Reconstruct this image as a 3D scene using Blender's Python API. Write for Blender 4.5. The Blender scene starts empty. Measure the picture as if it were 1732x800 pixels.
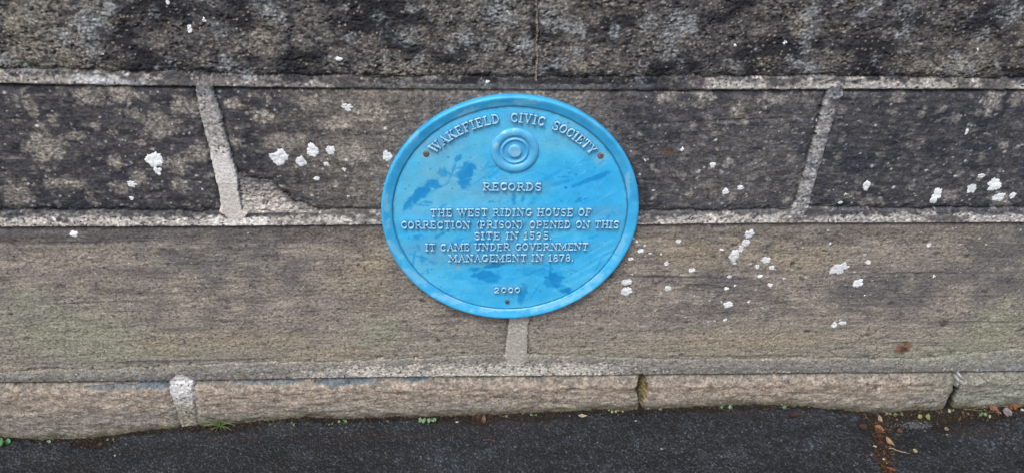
import bpy, math, random
import numpy as np
from mathutils import Matrix, Vector

# ------------------------------------------------------------------ camera, sky, sun, exposure
SC = bpy.context.scene
ZO = 0.54                                   # height of the plaque's centre above the pavement
FPX, PITCH, YAW, ROLL = 1318.02, 0.547876, 0.061591, 0.02852
CAM = np.array([-0.07733, -1.31794, 0.752585 + ZO])
_f = np.array([math.sin(YAW)*math.cos(PITCH), math.cos(YAW)*math.cos(PITCH), -math.sin(PITCH)])
_r = np.array([math.cos(YAW), -math.sin(YAW), 0.0]); _u = np.cross(_r, _f)
CR = math.cos(ROLL)*_r + math.sin(ROLL)*_u; CU = -math.sin(ROLL)*_r + math.cos(ROLL)*_u; CF = _f
cam = bpy.data.cameras.new('camera'); cam.sensor_width = 36; cam.lens = FPX/1732*36
cam.clip_start = 0.02; cam.clip_end = 500
co = bpy.data.objects.new('camera', cam); SC.collection.objects.link(co)
co.matrix_world = Matrix(((CR[0], CU[0], -CF[0], CAM[0]), (CR[1], CU[1], -CF[1], CAM[1]), (CR[2], CU[2], -CF[2], CAM[2]), (0, 0, 0, 1)))
SC.camera = co

SUN_EL, SUN_AZ = math.radians(58), math.radians(208)      # azimuth clockwise from +Y (the wall faces -Y)
W = bpy.data.worlds.new('World'); SC.world = W; W.use_nodes = True
nt = W.node_tree; nt.nodes.clear()
sky = nt.nodes.new('ShaderNodeTexSky'); sky.sky_type = 'NISHITA'; sky.sun_disc = False
sky.sun_elevation = SUN_EL; sky.sun_rotation = SUN_AZ; sky.dust_density = 6; sky.air_density = 1.0; sky.ozone_density = 1.0
hs = nt.nodes.new('ShaderNodeHueSaturation'); hs.inputs['Saturation'].default_value = 0.95
bg = nt.nodes.new('ShaderNodeBackground'); bg.inputs['Strength'].default_value = 0.12
wo = nt.nodes.new('ShaderNodeOutputWorld')
nt.links.new(sky.outputs[0], hs.inputs['Color']); nt.links.new(hs.outputs[0], bg.inputs[0]); nt.links.new(bg.outputs[0], wo.inputs[0])
sl = bpy.data.lights.new('sun', 'SUN'); sl.energy = 0.85; sl.angle = math.radians(16); sl.color = (1.0, 0.985, 0.965)
so = bpy.data.objects.new('sun', sl); SC.collection.objects.link(so)
_d = Vector((math.sin(SUN_AZ)*math.cos(SUN_EL), math.cos(SUN_AZ)*math.cos(SUN_EL), math.sin(SUN_EL)))
so.rotation_euler = _d.to_track_quat('Z', 'Y').to_euler(); so.location = (0, -3, 5)
SC.view_settings.view_transform = 'Standard'; SC.view_settings.look = 'None'
SC.view_settings.exposure = 0.80; SC.view_settings.gamma = 1.0; SC.view_settings.use_curve_mapping = False

rng = np.random.default_rng(7); random.seed(7)
F = np.float32

# ------------------------------------------------------------------ measuring: where a sight line meets the wall or the ground
def ray(px, py):
    return CF + (px-866)/FPX*CR - (py-400)/FPX*CU
def PW(px, py, y=0.0):                       # point on a plane parallel to the wall
    d = ray(px, py); t = (y-CAM[1])/d[1]; p = CAM + t*d
    return p[0], p[2]-ZO
def interp_px(pts, y=0.0):
    q = [PW(a, b, y) for a, b in pts]
    return np.array([a for a, _ in q]), np.array([b for _, b in q])
GX, GZ = interp_px([(0,735),(80,740),(150,738),(210,730),(270,720),(330,716),(400,712),(500,701),(580,704),(660,702),(750,700),(870,695),(1000,689),(1080,690),(1200,682),(1300,681),(1370,684),(1430,690),(1470,695),(1520,694),(1600,688),(1660,686),(1732,683)], -.012)
def edge_z(x): return np.interp(x, GX, GZ)
_gxs = np.linspace(-1.6, 1.6, 400); _gzs = np.convolve(np.pad(edge_z(_gxs), 30, mode='edge'), np.ones(61)/61, 'valid')
def ground_z(x, t):                          # t = distance from the wall; the kerb line blends into the even pavement
    k = np.clip(t/0.07, 0, 1); k = k*k*(3-2*k)
    return edge_z(x)*(1-k) + (np.interp(x, _gxs, _gzs)-0.002)*k - 0.012*t
def PG(px, py):
    d = ray(px, py); z = -.53
    for _ in range(12):
        t = (z+ZO-CAM[2])/d[2]; p = CAM + t*d; z = float(ground_z(p[0], max(0, -p[1])))
    return p[0], p[1], z

# ------------------------------------------------------------------ noise
_NP = 4096
_perm = rng.permutation(_NP).astype(np.int32); _perm = np.concatenate([_perm, _perm])
_ga = rng.uniform(0, 2*np.pi, _NP); _gx = np.cos(_ga).astype(F); _gy = np.sin(_ga).astype(F)
def perlin(x, y, seed=0):
    x = x + seed*17.31; y = y + seed*9.77
    xi = np.floor(x).astype(np.int32); yi = np.floor(y).astype(np.int32)
    xf = (x-xi).astype(F); yf = (y-yi).astype(F)
    u = xf*xf*xf*(xf*(xf*6-15)+10); v = yf*yf*yf*(yf*(yf*6-15)+10)
    def g(ix, iy, dx, dy):
        h = _perm[(_perm[ix & (_NP-1)] + iy) & (_NP-1)]; return _gx[h]*dx + _gy[h]*dy
    a = g(xi, yi, xf, yf); b = g(xi+1, yi, xf-1, yf); c = g(xi, yi+1, xf, yf-1); d = g(xi+1, yi+1, xf-1, yf-1)
    ab = a + u*(b-a); cd = c + u*(d-c)
    return (ab + v*(cd-ab))*1.5
def fbm(x, z, sx, sz, octv=3, seed=0, gain=.5):
    o = 0; a = 1; s = 0
    for k in range(octv):
        o = o + a*perlin(x/sx*2**k, z/sz*2**k, seed+k*3.1); s += a; a *= gain
    return o/s*1.25
def _h(ix, iy, s):
    h = (ix.astype(np.uint32)*np.uint32(374761393)) ^ (iy.astype(np.uint32)*np.uint32(668265263)) ^ np.uint32((s*2246822519) & 0xffffffff)
    h = (h ^ (h >> np.uint32(15)))*np.uint32(2246822519); h = (h ^ (h >> np.uint32(13)))*np.uint32(3266489917); h ^= h >> np.uint32(16)
    return (h & np.uint32(0xffff)).astype(F)/65535
def cells(x, z, sx, sz, seed=0, two=False):  # F1 distance and the cell's own random number
    x = x/sx; z = z/sz
    xi = np.floor(x).astype(np.int32); zi = np.floor(z).astype(np.int32)
    best = np.full(x.shape, 9, F); rid = np.zeros(x.shape, F); sec = np.full(x.shape, 9, F)
    for i in (-1, 0, 1):
        for j in (-1, 0, 1):
            cx = xi+i; cz = zi+j
            dx = cx + .02+.96*_h(cx, cz, seed+11) - x; dz = cz + .02+.96*_h(cx, cz, seed+57) - z
            d = np.sqrt(dx*dx+dz*dz).astype(F); m = d < best
            if two: sec = np.where(m, best, np.minimum(sec, d))
            rid = np.where(m, _h(cx, cz, seed+101), rid); best = np.where(m, d, best)
    return (best, rid, sec) if two else (best, rid)
def sm(a, b, x):
    t = np.clip((x-a)/(b-a), 0, 1); return t*t*(3-2*t)
def mix(c, col, m):
    for k in range(3): c[k] = c[k] + (col[k]-c[k])*m
def lin(c):
    c = np.clip(np.asarray(c, dtype=F)/255, 0, 1)
    return np.where(c <= .04045, c/12.92, ((c+.055)/1.055)**2.4)

# ------------------------------------------------------------------ meshes
def mesh_obj(name, V, quads, mat, parent=None, cols=None, tris=None, smooth=True, rough=None):
    me = bpy.data.meshes.new(name)
    V = np.ascontiguousarray(V, F); nq = len(quads); ntri = 0 if tris is None else len(tris)
    me.vertices.add(len(V)); me.vertices.foreach_set('co', V.ravel())
    idx = np.asarray(quads, np.int32).reshape(-1)
    if ntri: idx = np.concatenate([idx, np.asarray(tris, np.int32).ravel()])
    me.loops.add(len(idx)); me.loops.foreach_set('vertex_index', idx)
    me.polygons.add(nq+ntri)
    st = np.concatenate([np.arange(nq)*4, nq*4+np.arange(ntri)*3]).astype(np.int32)
    me.polygons.foreach_set('loop_start', st)
    if smooth: me.polygons.foreach_set('use_smooth', np.ones(nq+ntri, bool))
    if cols is not None:
        a = me.color_attributes.new('Tone', 'FLOAT_COLOR', 'POINT')
        a.data.foreach_set('color', np.concatenate([np.asarray(cols, F), np.ones((len(V), 1), F)], 1).ravel())
    me.update(); me.validate()
    me.materials.append(mat)
    o = bpy.data.objects.new(name, me); SC.collection.objects.link(o)
    if parent: o.parent = parent
    return o
def empty(name, loc, label, cat, group=None):
    o = bpy.data.objects.new(name, None); o.empty_display_size = .05; o.location = loc; SC.collection.objects.link(o)
    return tag(o, label, cat, group)
def tag(o, label=None, cat=None, group=None, kind=None):
    if label: o['label'] = label
    if cat: o['category'] = cat
    if group: o['group'] = group
    if kind: o['kind'] = kind
    return o
def box(name, x0, x1, y0, y1, z0, z1, mat, parent=None):
    V = [(x, y, z) for z in (z0, z1) for y in (y0, y1) for x in (x0, x1)]
    q = [(0,2,3,1),(4,5,7,6),(0,1,5,4),(2,6,7,3),(0,4,6,2),(1,3,7,5)]
    return mesh_obj(name, V, q, mat, parent, smooth=False, cols=np.tile(lin((110,104,96)), (8,1)))

# ------------------------------------------------------------------ materials (node based)
def tone_mat(name, rough=.85, n1=420, a1=.35, n2=1100, a2=.3, bump=.35, bdist=.0012, spec=.3, base=None, coat=0, stretch=1.0, rough_var=0.0):
    m = bpy.data.materials.new(name); m.use_nodes = True; t = m.node_tree; N = t.nodes; L = t.links
    p = N['Principled BSDF']; p.inputs['Roughness'].default_value = rough; p.inputs['Specular IOR Level'].default_value = spec
    tc = N.new('ShaderNodeTexCoord'); mp = N.new('ShaderNodeMapping'); mp.inputs['Scale'].default_value = (1, 1, stretch)
    L.new(tc.outputs['Object'], mp.inputs[0])
    if base is None:
        at = N.new('ShaderNodeVertexColor'); at.layer_name = 'Tone'; src = at.outputs[0]
    else:
        rg = N.new('ShaderNodeRGB'); rg.outputs[0].default_value = (*[float(v) for v in lin(base)], 1); src = rg.outputs[0]
    na = N.new('ShaderNodeTexNoise'); na.inputs['Scale'].default_value = n1; na.inputs['Detail'].default_value = 2
    nb = N.new('ShaderNodeTexNoise'); nb.inputs['Scale'].default_value = n2; nb.inputs['Detail'].default_value = 1
    for n in (na, nb): L.new(mp.outputs[0], n.inputs['Vector'])
    prev = src
    for n, a in ((na, a1), (nb, a2)):
        mr = N.new('ShaderNodeMapRange'); mr.inputs[1].default_value = .3; mr.inputs[2].default_value = .7
        mr.inputs[3].default_value = 1-a; mr.inputs[4].default_value = 1+a
        L.new(n.outputs[0], mr.inputs[0])
        mx = N.new('ShaderNodeMix'); mx.data_type = 'RGBA'; mx.blend_type = 'MULTIPLY'; mx.inputs[0].default_value = 1
        L.new(prev, mx.inputs[6]); L.new(mr.outputs[0], mx.inputs[7]); prev = mx.outputs[2]
    L.new(prev, p.inputs['Base Color'])
    if rough_var:
        mr = N.new('ShaderNodeMapRange'); mr.inputs[1].default_value = .35; mr.inputs[2].default_value = .65
        mr.inputs[3].default_value = rough-rough_var; mr.inputs[4].default_value = rough+rough_var
        L.new(na.outputs[0], mr.inputs[0]); L.new(mr.outputs[0], p.inputs['Roughness'])
    if bump:
        ad = N.new('ShaderNodeMath'); ad.operation = 'ADD'; L.new(na.outputs[0], ad.inputs[0]); L.new(nb.outputs[0], ad.inputs[1])
        b = N.new('ShaderNodeBump'); b.inputs['Strength'].default_value = bump; b.inputs['Distance'].default_value = bdist
        L.new(ad.outputs[0], b.inputs['Height']); L.new(b.outputs[0], p.inputs['Normal'])
    if coat: p.inputs['Coat Weight'].default_value = coat; p.inputs['Coat Roughness'].default_value = .35
    return m
M_STONE = tone_mat('weathered_sandstone', .9, 300, .27, 800, .24, .5, .0012, .25, stretch=1.05)
M_MORTAR = tone_mat('lime_mortar', .92, 380, .25, 900, .25, .6, .0012, .2)
M_ASPHALT = tone_mat('damp_asphalt', .62, 500, .35, 1300, .3, .5, .001, .35, rough_var=.15)
M_PAINT = tone_mat('blue_paint', .48, 60, .05, 300, .04, .12, .0006, .45, rough_var=.1)
M_LICHEN = tone_mat('white_lichen', .95, 350, .12, 900, .1, .7, .001, .1)
M_LITTER = tone_mat('plant_litter', .7, 300, .2, 900, .2, .3, .0006, .3)
GROUND_TONE = .46                            # leaf and grit colours dimmed to offset the stronger light on level ground
M_LEAF = tone_mat('green_leaf', .5, 250, .15, 700, .1, .2, .0004, .4)
M_SCREW = tone_mat('rusty_screw', .75, 500, .35, 1200, .3, .5, .0006, .4)

# ------------------------------------------------------------------ the wall: joints
def hj(lo, up):
    return interp_px(lo), interp_px(up)
J1 = hj([(-150,139),(0,142),(250,146),(560,150),(850,152),(1180,153),(1400,152),(1732,152),(1850,152)],
        [(-150,116),(0,119),(250,123),(420,128),(560,131),(850,133),(1180,132),(1400,130),(1732,135),(1850,136)])
J2 = hj([(0,384),(250,383),(460,382),(640,380),(1090,380),(1300,377.5),(1500,377),(1732,376)],
        [(0,357),(200,357),(340,360),(420,356),(600,357),(1090,358),(1250,358),(1400,353),(1500,355),(1600,353),(1732,354)])
J3 = hj([(0,646),(283,643),(577,638),(720,636),(930,634.5),(1160,632),(1362,630),(1614,628)],
        [(0,630),(200,624),(400,614),(560,612),(720,606),(840,600),(930,601),(1160,609),(1362,606),(1540,608),(1640,600),(1732,592)])
J0 = ((np.array([-9, 9]), np.array([.555, .555])), (np.array([-9, 9]), np.array([.578, .578])))
JT = ((np.array([-9, 9]), np.array([.845, .845])), (np.array([-9, 9]), np.array([.865, .865])))
HJ = [J3, J2, J1, J0, JT]                    # kerb | J3 | lower | J2 | middle | J1 | top | J0 | ...
def vj(pts, w, y=0.0):                       # vertical joint: centre x and half width as functions of z
    x, z = interp_px(pts, y); o = np.argsort(z)
    return z[o], x[o], np.array(w)[o]/2
VJ = {                                        # course -> vertical joints
 0: [vj([(306,640),(321,700)], [.056,.040]), vj([(1086,633),(1086,655),(1083,675),(1081,695)], [.012,.030,.014,.006]), vj([(1617,630),(1613,655),(1603,672),(1597,690)], [.010,.012,.017,.026]),
     (np.array([-1,1]), np.array([-1.62,-1.62]), np.array([.02,.02])), (np.array([-1,1]), np.array([1.93,1.93]), np.array([.02,.02]))],
 1: [vj([(880,535),(877.4,545),(873,600),(872,612)], [.041,.041,.048,.075]), (np.array([-1,1]), np.array([-1.5,-1.5]), np.array([.018,.018])), (np.array([-1,1]), np.array([1.62,1.62]), np.array([.018,.018]))],
 2: [vj([(345,148),(352.6,180),(381.5,293),(394,348),(397,360)], [.030,.034,.040,.044,.060]), vj([(1414,150),(1386,244),(1358.5,337.5),(1352,352)], [.030,.028,.028,.036]),
     (np.array([-1,1]), np.array([-1.75,-1.75]), np.array([.016,.016])), (np.array([-1,1]), np.array([1.8,1.8]), np.array([.016,.016]))],
 3: [vj([(907,0),(909,60),(908,122)], [.0035,.0035,.004]), (np.array([-1,1]), np.array([-1.38,-1.38]), np.array([.012,.012])), (np.array([-1,1]), np.array([1.32,1.32]), np.array([.012,.012]))],
 4: [(np.array([-1,1]), np.array([x,x]), np.array([.012,.012])) for x in (-1.7,-.5,.62,1.8)],
 5: [(np.array([-1,1]), np.array([x,x]), np.array([.012,.012])) for x in (-1.1,.05,1.2)],
}
PATCH = [PW(*p) for p in [(402,292),(414,304),(428,302),(441,307),(455,305),(465,314),(474,326),(484,330),(497,343),(516,346),(538,357),(545,366),(396,366)]]
def poly_sd(X, Z, P):
    d = np.full(X.shape, 9, F); ins = np.zeros(X.shape, bool); n = len(P)
    for i in range(n):
        ax, az = P[i]; bx, bz = P[(i+1) % n]; ex, ez = bx-ax, bz-az
        t = np.clip(((X-ax)*ex+(Z-az)*ez)/(ex*ex+ez*ez), 0, 1)
        d = np.minimum(d, np.hypot(X-ax-t*ex, Z-az-t*ez))
        c = ((az > Z) != (bz > Z)) & (X < (bx-ax)*(Z-az)/((bz-az) if abs(bz-az) > 1e-9 else 1e-9)+ax); ins ^= c
    return np.where(ins, -d, d)
def spot(mask, X, Z, px, py, rx, ry, s=1.0, rot=0.0, soft=.35, seed=0, rag=.5, y=0.0):
    """adds one irregular patch (size in photograph pixels) to a mask; X, Z regular grids"""
    x0, z0 = PW(px, py, y); k = abs(PW(px+10, py, y)[0]-x0)/10; ax, az = rx*k, ry*k*1.16
    R = max(ax, az)*2.2
    c0, c1 = np.searchsorted(X[0], [x0-R, x0+R]); r0, r1 = np.searchsorted(Z[:, 0], [z0-R, z0+R])
    if c1 <= c0 or r1 <= r0: return
    x = X[r0:r1, c0:c1]-x0; z = Z[r0:r1, c0:c1]-z0
    cr, sr = math.cos(rot), math.sin(rot); u = (x*cr+z*sr)/ax; v = (-x*sr+z*cr)/az
    d = np.sqrt(u*u+v*v) + rag*fbm(x+x0, z+z0, R*.32, R*.32, 3, seed+px*.013+py*.07) 
    mask[r0:r1, c0:c1] = np.maximum(mask[r0:r1, c0:c1], s*(1-sm(1-soft, 1+soft, d)))
def pxx(px, py=300): return PW(px, py)[0]

def wall_patch(x0, x1, z0, z1, step):
    xs = np.arange(x0, x1+step*.5, step, dtype=np.float64); zs = np.arange(z0, z1+step*.5, step, dtype=np.float64)
    X, Z = np.meshgrid(xs, zs); Xf = X.astype(F); Zf = Z.astype(F)
    # ---- where the joints run
    e1 = .0022*fbm(X, Z, .03, .03, 3, 1); e3 = .0048*fbm(X, Z, .07, .05, 4, 6); e2 = .0022*fbm(X, Z, .016, .016, 3, 2)+.0018*fbm(X, Z, .006, .006, 2, 5)
    course = np.zeros(X.shape, np.int8); sd = np.full(X.shape, 9.0); kind = np.full(X.shape, -1, np.int16); below = np.full(X.shape, 9.0)
    for j, (lo, up) in enumerate(HJ):
        zl = np.interp(X, *lo)+e1*.35; zu = np.interp(X, *up)+e1*.8+e2*1.0+e3
        course += (Z > (zl+zu)/2).astype(np.int8)
        s = np.maximum(zl-Z, Z-zu); m = s < sd; sd = np.where(m, s, sd); kind = np.where(m, j, kind)
        below = np.where(np.abs(zl-Z) < np.abs(below), zl-Z, below)       # >0 just under a joint
    bid = course.astype(np.int16)*10
    for c, js in VJ.items():
        for i, (vz, vx, vw) in enumerate(js):
            cx = np.interp(Z, vz, vx)+e1*.8; hw = np.interp(Z, vz, vw)+e2*.6+e3*.35*(c not in (1, 3))
            if c == 3: hw = np.maximum(hw, step*.55)
            on = course == c
            bid += ((X > cx) & on).astype(np.int16)
            s = np.where(on, np.abs(X-cx)-hw, 9); m = s < sd; sd = np.where(m, s, sd); kind = np.where(m, 100+c*10+i, kind)
    s = poly_sd(X+e1*3, Z+e2*2.6, PATCH); s = np.where((X > np.interp(Z, VJ[2][0][0], VJ[2][0][1])+.016) & (Z > np.interp(X, *J2[1])-.004), s, 9)
    m = s < np.minimum(sd, 0.0); m &= s < 0; sd = np.where(s < sd, s, sd); kind = np.where(m, 200, kind)
    sd = sd.astype(F); mort = sd < 0; din = np.maximum(-sd, 0); dout = np.maximum(sd, 0)
    # ---- relief
    c = course; H = np.zeros(X.shape, F)
    bed = fbm(Xf, Zf, .11, .016, 4, 20); lump = fbm(Xf, Zf, .05, .035, 3, 24); fine = fbm(Xf, Zf, .010, .006, 3, 28); grit = fbm(Xf, Zf, .0042, .0030, 2, 33)
    gd, gr = cells(Xf, Zf, .0052, .0042, 3)
    pd, pr = cells(Xf+.002*fine, Zf, .013, .009, 5)
    pock = sm(.30, .55, fbm(Xf, Zf, .008, .006, 2, 58)+.3*fbm(Xf, Zf, .07, .05, 2, 59))
    dressed = (-.0006*pock + .0011*bed + .0010*lump + .0006*fine + .00035*grit)
    pit = sm(.16, .42, fbm(Xf, Zf, .015, .009, 3, 36)+.55*fbm(Xf, Zf, .06, .04, 2, 38)-.05)*sm(.0, .25, fbm(Xf, Zf, .007, .005, 2, 39)+.12)
    rough = .0022*lump + .0010*fine + .0005*grit - .0022*pit + .0012*(1-sm(.1, .6, gd))*(gr > .85)
    hewn = .0032*fbm(Xf, Zf, .07, .03, 3, 41) + .0016*fbm(Xf, Zf, .022, .010, 3, 44) + .0005*grit
    Hs = np.where(c >= 3, rough, np.where(c == 0, hewn, dressed))
    eg = np.where((kind == 0) & (c == 1), .25, 1.0)
    Hs = Hs - eg*.0030*np.exp(-(dout/.004)**2) - eg*.0022*np.exp(-(dout/.011)**2) - .0045*np.exp(-(dout/.010)**2)*sm(.15, .5, fbm(Xf, Zf, .04, .04, 3, 52))*(c > 0)
    zk = np.interp(X, *J3[0])
    tk = np.maximum(zk-Z, 0)
    kerb_face = .012*sm(.0, .030, tk+.006*lump)-.008*np.exp(-(tk/.003)**2) + .004*sm(.03, .1, tk)
    Hs = Hs + np.where(c == 0, kerb_face, 0)
    # dark seam right under each pointed joint
    Hs = Hs - np.where((below > 0) & (below < .006) & (c > 0), (.0075-.0060*(c == 2)*sm(pxx(540,140), pxx(640,140), X)*(1-sm(pxx(1100,140), pxx(1190,140), X)))*np.exp(-((below-.0012)/.0019)**2), 0)
    # ledge cracks along the bedding
    md, mr = cells(Xf, Zf, .0048, .0044, 9)
    coarse = .0011*fbm(Xf, Zf, .02, .012, 3, 51) + .0011*(1-sm(.05, .65, md))*(mr-.35) + .0004*grit
    upf = np.select([kind == j_ for j_ in range(3)], [(Z-np.interp(X, *HJ[j_][0]))/np.maximum(np.interp(X, *HJ[j_][1])-np.interp(X, *HJ[j_][0]), 1e-4) for j_ in range(3)], 0)
    jm = np.where(kind == 2, .0034, np.where(kind == 1, .0046, np.where(kind == 0, .0040, .002)))
    fade1 = np.where(kind == 2, 1-.7*sm(pxx(540,140), pxx(620,140), X)*(1-sm(pxx(1130,140), pxx(1190,140), X)), 1)
    Hm = coarse + jm*fade1*(1-.85*np.clip(upf, 0, 1))*sm(0, .0035, din)
    Hm = np.where(kind == 120, .0030*sm(0, .005, din)+.3*coarse + np.where(Z > PW(380,310)[1], .0006, 0), Hm)
    Hm = np.where(kind == 121, .0015*sm(0, .005, din)+1.1*coarse, Hm)
    Hm = np.where(kind == 110, .0012*sm(0, .005, din)+.5*coarse, Hm)
    Hm = np.where(kind == 130, -.0006+.5*coarse, Hm)
    Hm = np.where(kind == 100, .005*sm(0, .006, din)+1.2*coarse + kerb_face*.6, Hm)
    Hm = np.where(kind == 101, -.013*sm(0, .007, din)+.5*coarse+.0015*fine + .005*sm(pxx(1084,660), pxx(1094,660), X), Hm)
    Hm = np.where(kind == 102, -.020*sm(0, .005, din)+coarse + .022*sm(PW(1613,652)[1], PW(1613,643)[1], Z), Hm)
    Hm = np.where(kind == 200, -.0035*sm(.0, .022, Z-np.interp(X, *J2[1]))+.0005+2.2*coarse+.002*fine, Hm)
    # the pale repair at the foot of the left joint has a sharp right-hand edge
    H = np.where(mort, Hm, Hs).astype(F)
    if step < .002:
        g = np.zeros(X.shape, F)
        for (a, b, rx, ry, s) in [(590,644,48,5,1),(262,650,34,6,1),(700,641,20,4,1),(195,652,60,4,.6),(450,645,70,3.5,.6)]: spot(g, X, Z, a, b, rx, ry, s, soft=.15, seed=4)
        H -= np.where(c == 0, g*.004, 0)
        blue_patch = g
        g2 = np.zeros(X.shape, F)
        for (a, b, rx, ry, s, r) in [(1190,470,90,2.6,.7,-.02),(1180,484,44,3,.9,-.1),(1560,463,110,2.2,.5,.0),(120,412,110,2.0,.6,.02),(160,512,70,2.0,.6,.03),(420,505,90,2.4,.6,.05),(1560,580,90,2.0,.5,.0),(300,612,130,2.6,.9,0.02),(1250,603,150,2.0,.5,-.02),(1230,205,120,2.2,.7,.05),(620,230,60,2,.5,0),(1150,210,90,1.6,.5,-.03),(1640,545,80,2.4,.6,.0)]:
            spot(g2, X, Z, a, b, rx, ry, s, rot=r, soft=.5, seed=8, rag=.9)
        H -= np.where(~mort, g2*.0014, 0)
        seam = g2
    else:
        blue_patch = seam = np.zeros(X.shape, F)
    # ---- colour of the stones
    C = [np.zeros(X.shape, F) for _ in range(3)]
    big = fbm(Xf, Zf, .22, .12, 3, 60); med = fbm(Xf, Zf, .06, .035, 3, 63); sml = fbm(Xf, Zf, .016, .011, 3, 66); strk = fbm(Xf, Zf, .16, .009, 3, 69); ts = fbm(Xf, Zf, .0065, .0045, 2, 72)
    # top course
    top = [np.full(X.shape, v, F) for v in (72, 68, 67)]
    xl = lambda a, b, y=60: sm(pxx(a, y), pxx(b, y), X)
    reg = .15 + .75*(1-xl(90, 230)) + .32*xl(430, 560)*(1-xl(1000, 1150)) + .12*xl(1380, 1560)
    mix(top, (112, 105, 95), np.clip(reg + .35*med + .3*sml + .2*big, 0, 1))
    mix(top, (108, 101, 93), .7*np.clip(sm(PW(800,95)[1], PW(800,128)[1], Z)+.4*sml, 0, 1)*xl(480,620)*(1-xl(1000,1180)))
    mix(top, (52, 51, 53), .75*sm(.12, .55, -sml-.2*med + .15*perlin(Xf/.3, Zf/.2, 5)))
    mix(top, (120, 115, 107), .75*sm(.22, .6, fbm(Xf, Zf, .028, .020, 3, 82)+.25*ts))
    mix(top, (44, 44, 47), .7*sm(.18, .5, fbm(Xf, Zf, .034, .018, 3, 83)))
    mix(top, (62, 58, 50), .5*sm(.2, .6, fbm(Xf, Zf, .05, .03, 3, 81)))
    mix(top, (32, 32, 35), .85*sm(.03, .34, fbm(Xf, Zf, .13, .07, 4, 101)+.12*sml))
    mix(top, (130, 130, 128), .85*sm(.22, .55, fbm(Xf, Zf, .07, .055, 4, 104)+.12*ts))
    mix(top, (108, 101, 91), .5*sm(.2, .5, fbm(Xf, Zf, .09, .05, 4, 107)))
    # middle course
    mid = [np.full(X.shape, v, F) for v in (66, 65, 68)]
    yl = lambda a, b: sm(pxx(a, 250), pxx(b, 250), X)
    tan = .04 + .92*yl(400, 600)*(1-yl(960, 1120)) + .40*yl(1060, 1180)*(1-yl(1330, 1460)) + .20*sm(PW(800,250)[1], PW(800,350)[1], Z)*yl(1100,1150)
    mix(mid, (116, 109, 101), np.clip(tan + .30*strk + .30*med + .12*sml - .02, 0, 1))
    mix(mid, (46, 48, 55), .85*np.clip(sm(.05, .5, med+.5*big+.3*strk), 0, 1)*(1-np.clip(tan*.8, 0, 1)))
    mix(mid, (44, 45, 50), .62*sm(.1, .45, fbm(Xf, Zf, .05, .03, 3, 87)+.2*sml)*(1-.6*np.clip(tan, 0, 1)))
    mix(mid, (108, 104, 99), .7*sm(.14, .5, fbm(Xf, Zf, .022, .012, 3, 88)))
    # lower course
    low = [np.full(X.shape, v, F) for v in (144, 136, 125)]
    mix(low, (104, 101, 100), .75*sm(-.05, .45, big+.4*med)*(.35+.65*sm(pxx(900,500), pxx(1500,500), X)))
    mix(low, (112, 104, 98), np.clip(.28 + .22*strk + .6*med + .3*sml, 0, 1)*.8)
    mix(low, (84, 80, 80), np.clip(sm(.1, .7, strk*.4+.65*sml+.45*med), 0, 1)*.65)
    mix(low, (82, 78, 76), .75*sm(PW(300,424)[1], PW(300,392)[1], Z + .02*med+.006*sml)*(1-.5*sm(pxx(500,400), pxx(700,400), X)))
    mix(low, (146, 142, 126), np.clip(sm(PW(300,530)[1], PW(300,600)[1], Z+.03*med), 0, 1)*(.35+.4*med))
    # kerb
    krb = [np.full(X.shape, v, F) for v in (149, 137, 124)]
    kl = np.clip(tk/.1, 0, 1.4)
    mix(krb, (112, 101, 92), np.clip(.25+.9*fbm(Xf, Zf, .05, .014, 3, 84), 0, 1)*.75)
    mix(krb, (124, 119, 111), np.clip(sm(.35, .95, kl+.25*med), 0, 1)*.9)
    mix(krb, (118, 120, 110), sm(pxx(1500,660), pxx(1640,660), X)*.85)
    mix(krb, (116, 113, 106), (1-sm(.0, .30, kl+.25*sml))*.8)
    mix(krb, (96, 91, 86), .5*sm(.12, .5, fbm(Xf, Zf, .035, .018, 3, 85)))
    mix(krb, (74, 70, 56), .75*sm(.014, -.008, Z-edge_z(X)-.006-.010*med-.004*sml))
    ext = [np.full(X.shape, v, F) for v in (88, 83, 78)]
    mix(ext, (118, 110, 99), np.clip(.4+.5*med+.4*strk, 0, 1)); mix(ext, (58, 57, 58), np.clip(.6*big+.5*med, 0, 1))
    for k in range(3):
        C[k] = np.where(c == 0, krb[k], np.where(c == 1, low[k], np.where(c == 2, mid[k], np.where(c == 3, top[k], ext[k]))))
    # ---- placed stains, pale growths and bare places
    if step < .002:
        pale = np.zeros(X.shape, F)
        for (a, b, rx, ry) in [(150,162,22,14),(50,180,11,17),(225,192,12,10),(75,252,28,26),(27,330,26,22),(125,230,16,8),(88,202,8,8),(195,275,12,13),(335,258,19,16),(300,280,20,14),(305,314,16,12),(205,318,17,12),(210,160,32,11),(315,180,28,15),(397,240,9,10),(445,198,19,11),(520,177,15,11),(570,210,22,11),(480,240,34,16),(600,262,30,16),(630,190,30,14),(395,176,16,9),(270,213,30,22),(110,310,34,9),(235,300,13,12),(1680,171,13,19),(1722,165,13,13),(1519,164,12,9),(1192,163,18,7),(1125,165,12,8),(1468,345,14,8),(1605,333,16,9),(1690,336,18,10),(1197,200,7,6),(1262,205,6,7),(1272,300,9,6),(1320,170,12,7),(1620,200,6,8),(1300,165,8,6),(1540,245,6,6),(1612,200,5,9),(1246,188,12,9),(560,390,8,5)]:
            spot(pale, X, Z, a, b, rx, ry, rng.uniform(.65, 1.0), soft=.34, seed=2, rag=.6)
        for _ in range(520):
            a = rng.uniform(0, 1732); b = rng.uniform(150, 352); r = 1.5+5.5*rng.random()**3
            if 640 < a < 1080: continue
            spot(pale, X, Z, a, b, r*rng.uniform(.9, 1.6), r, rng.uniform(.35, .9), soft=.35, seed=6)
        pm = np.clip(pale*(.8+.35*ts), 0, 1)*(c == 2)
        mix(C, (148, 140, 129), pm)
        grey = np.zeros(X.shape, F)
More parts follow.
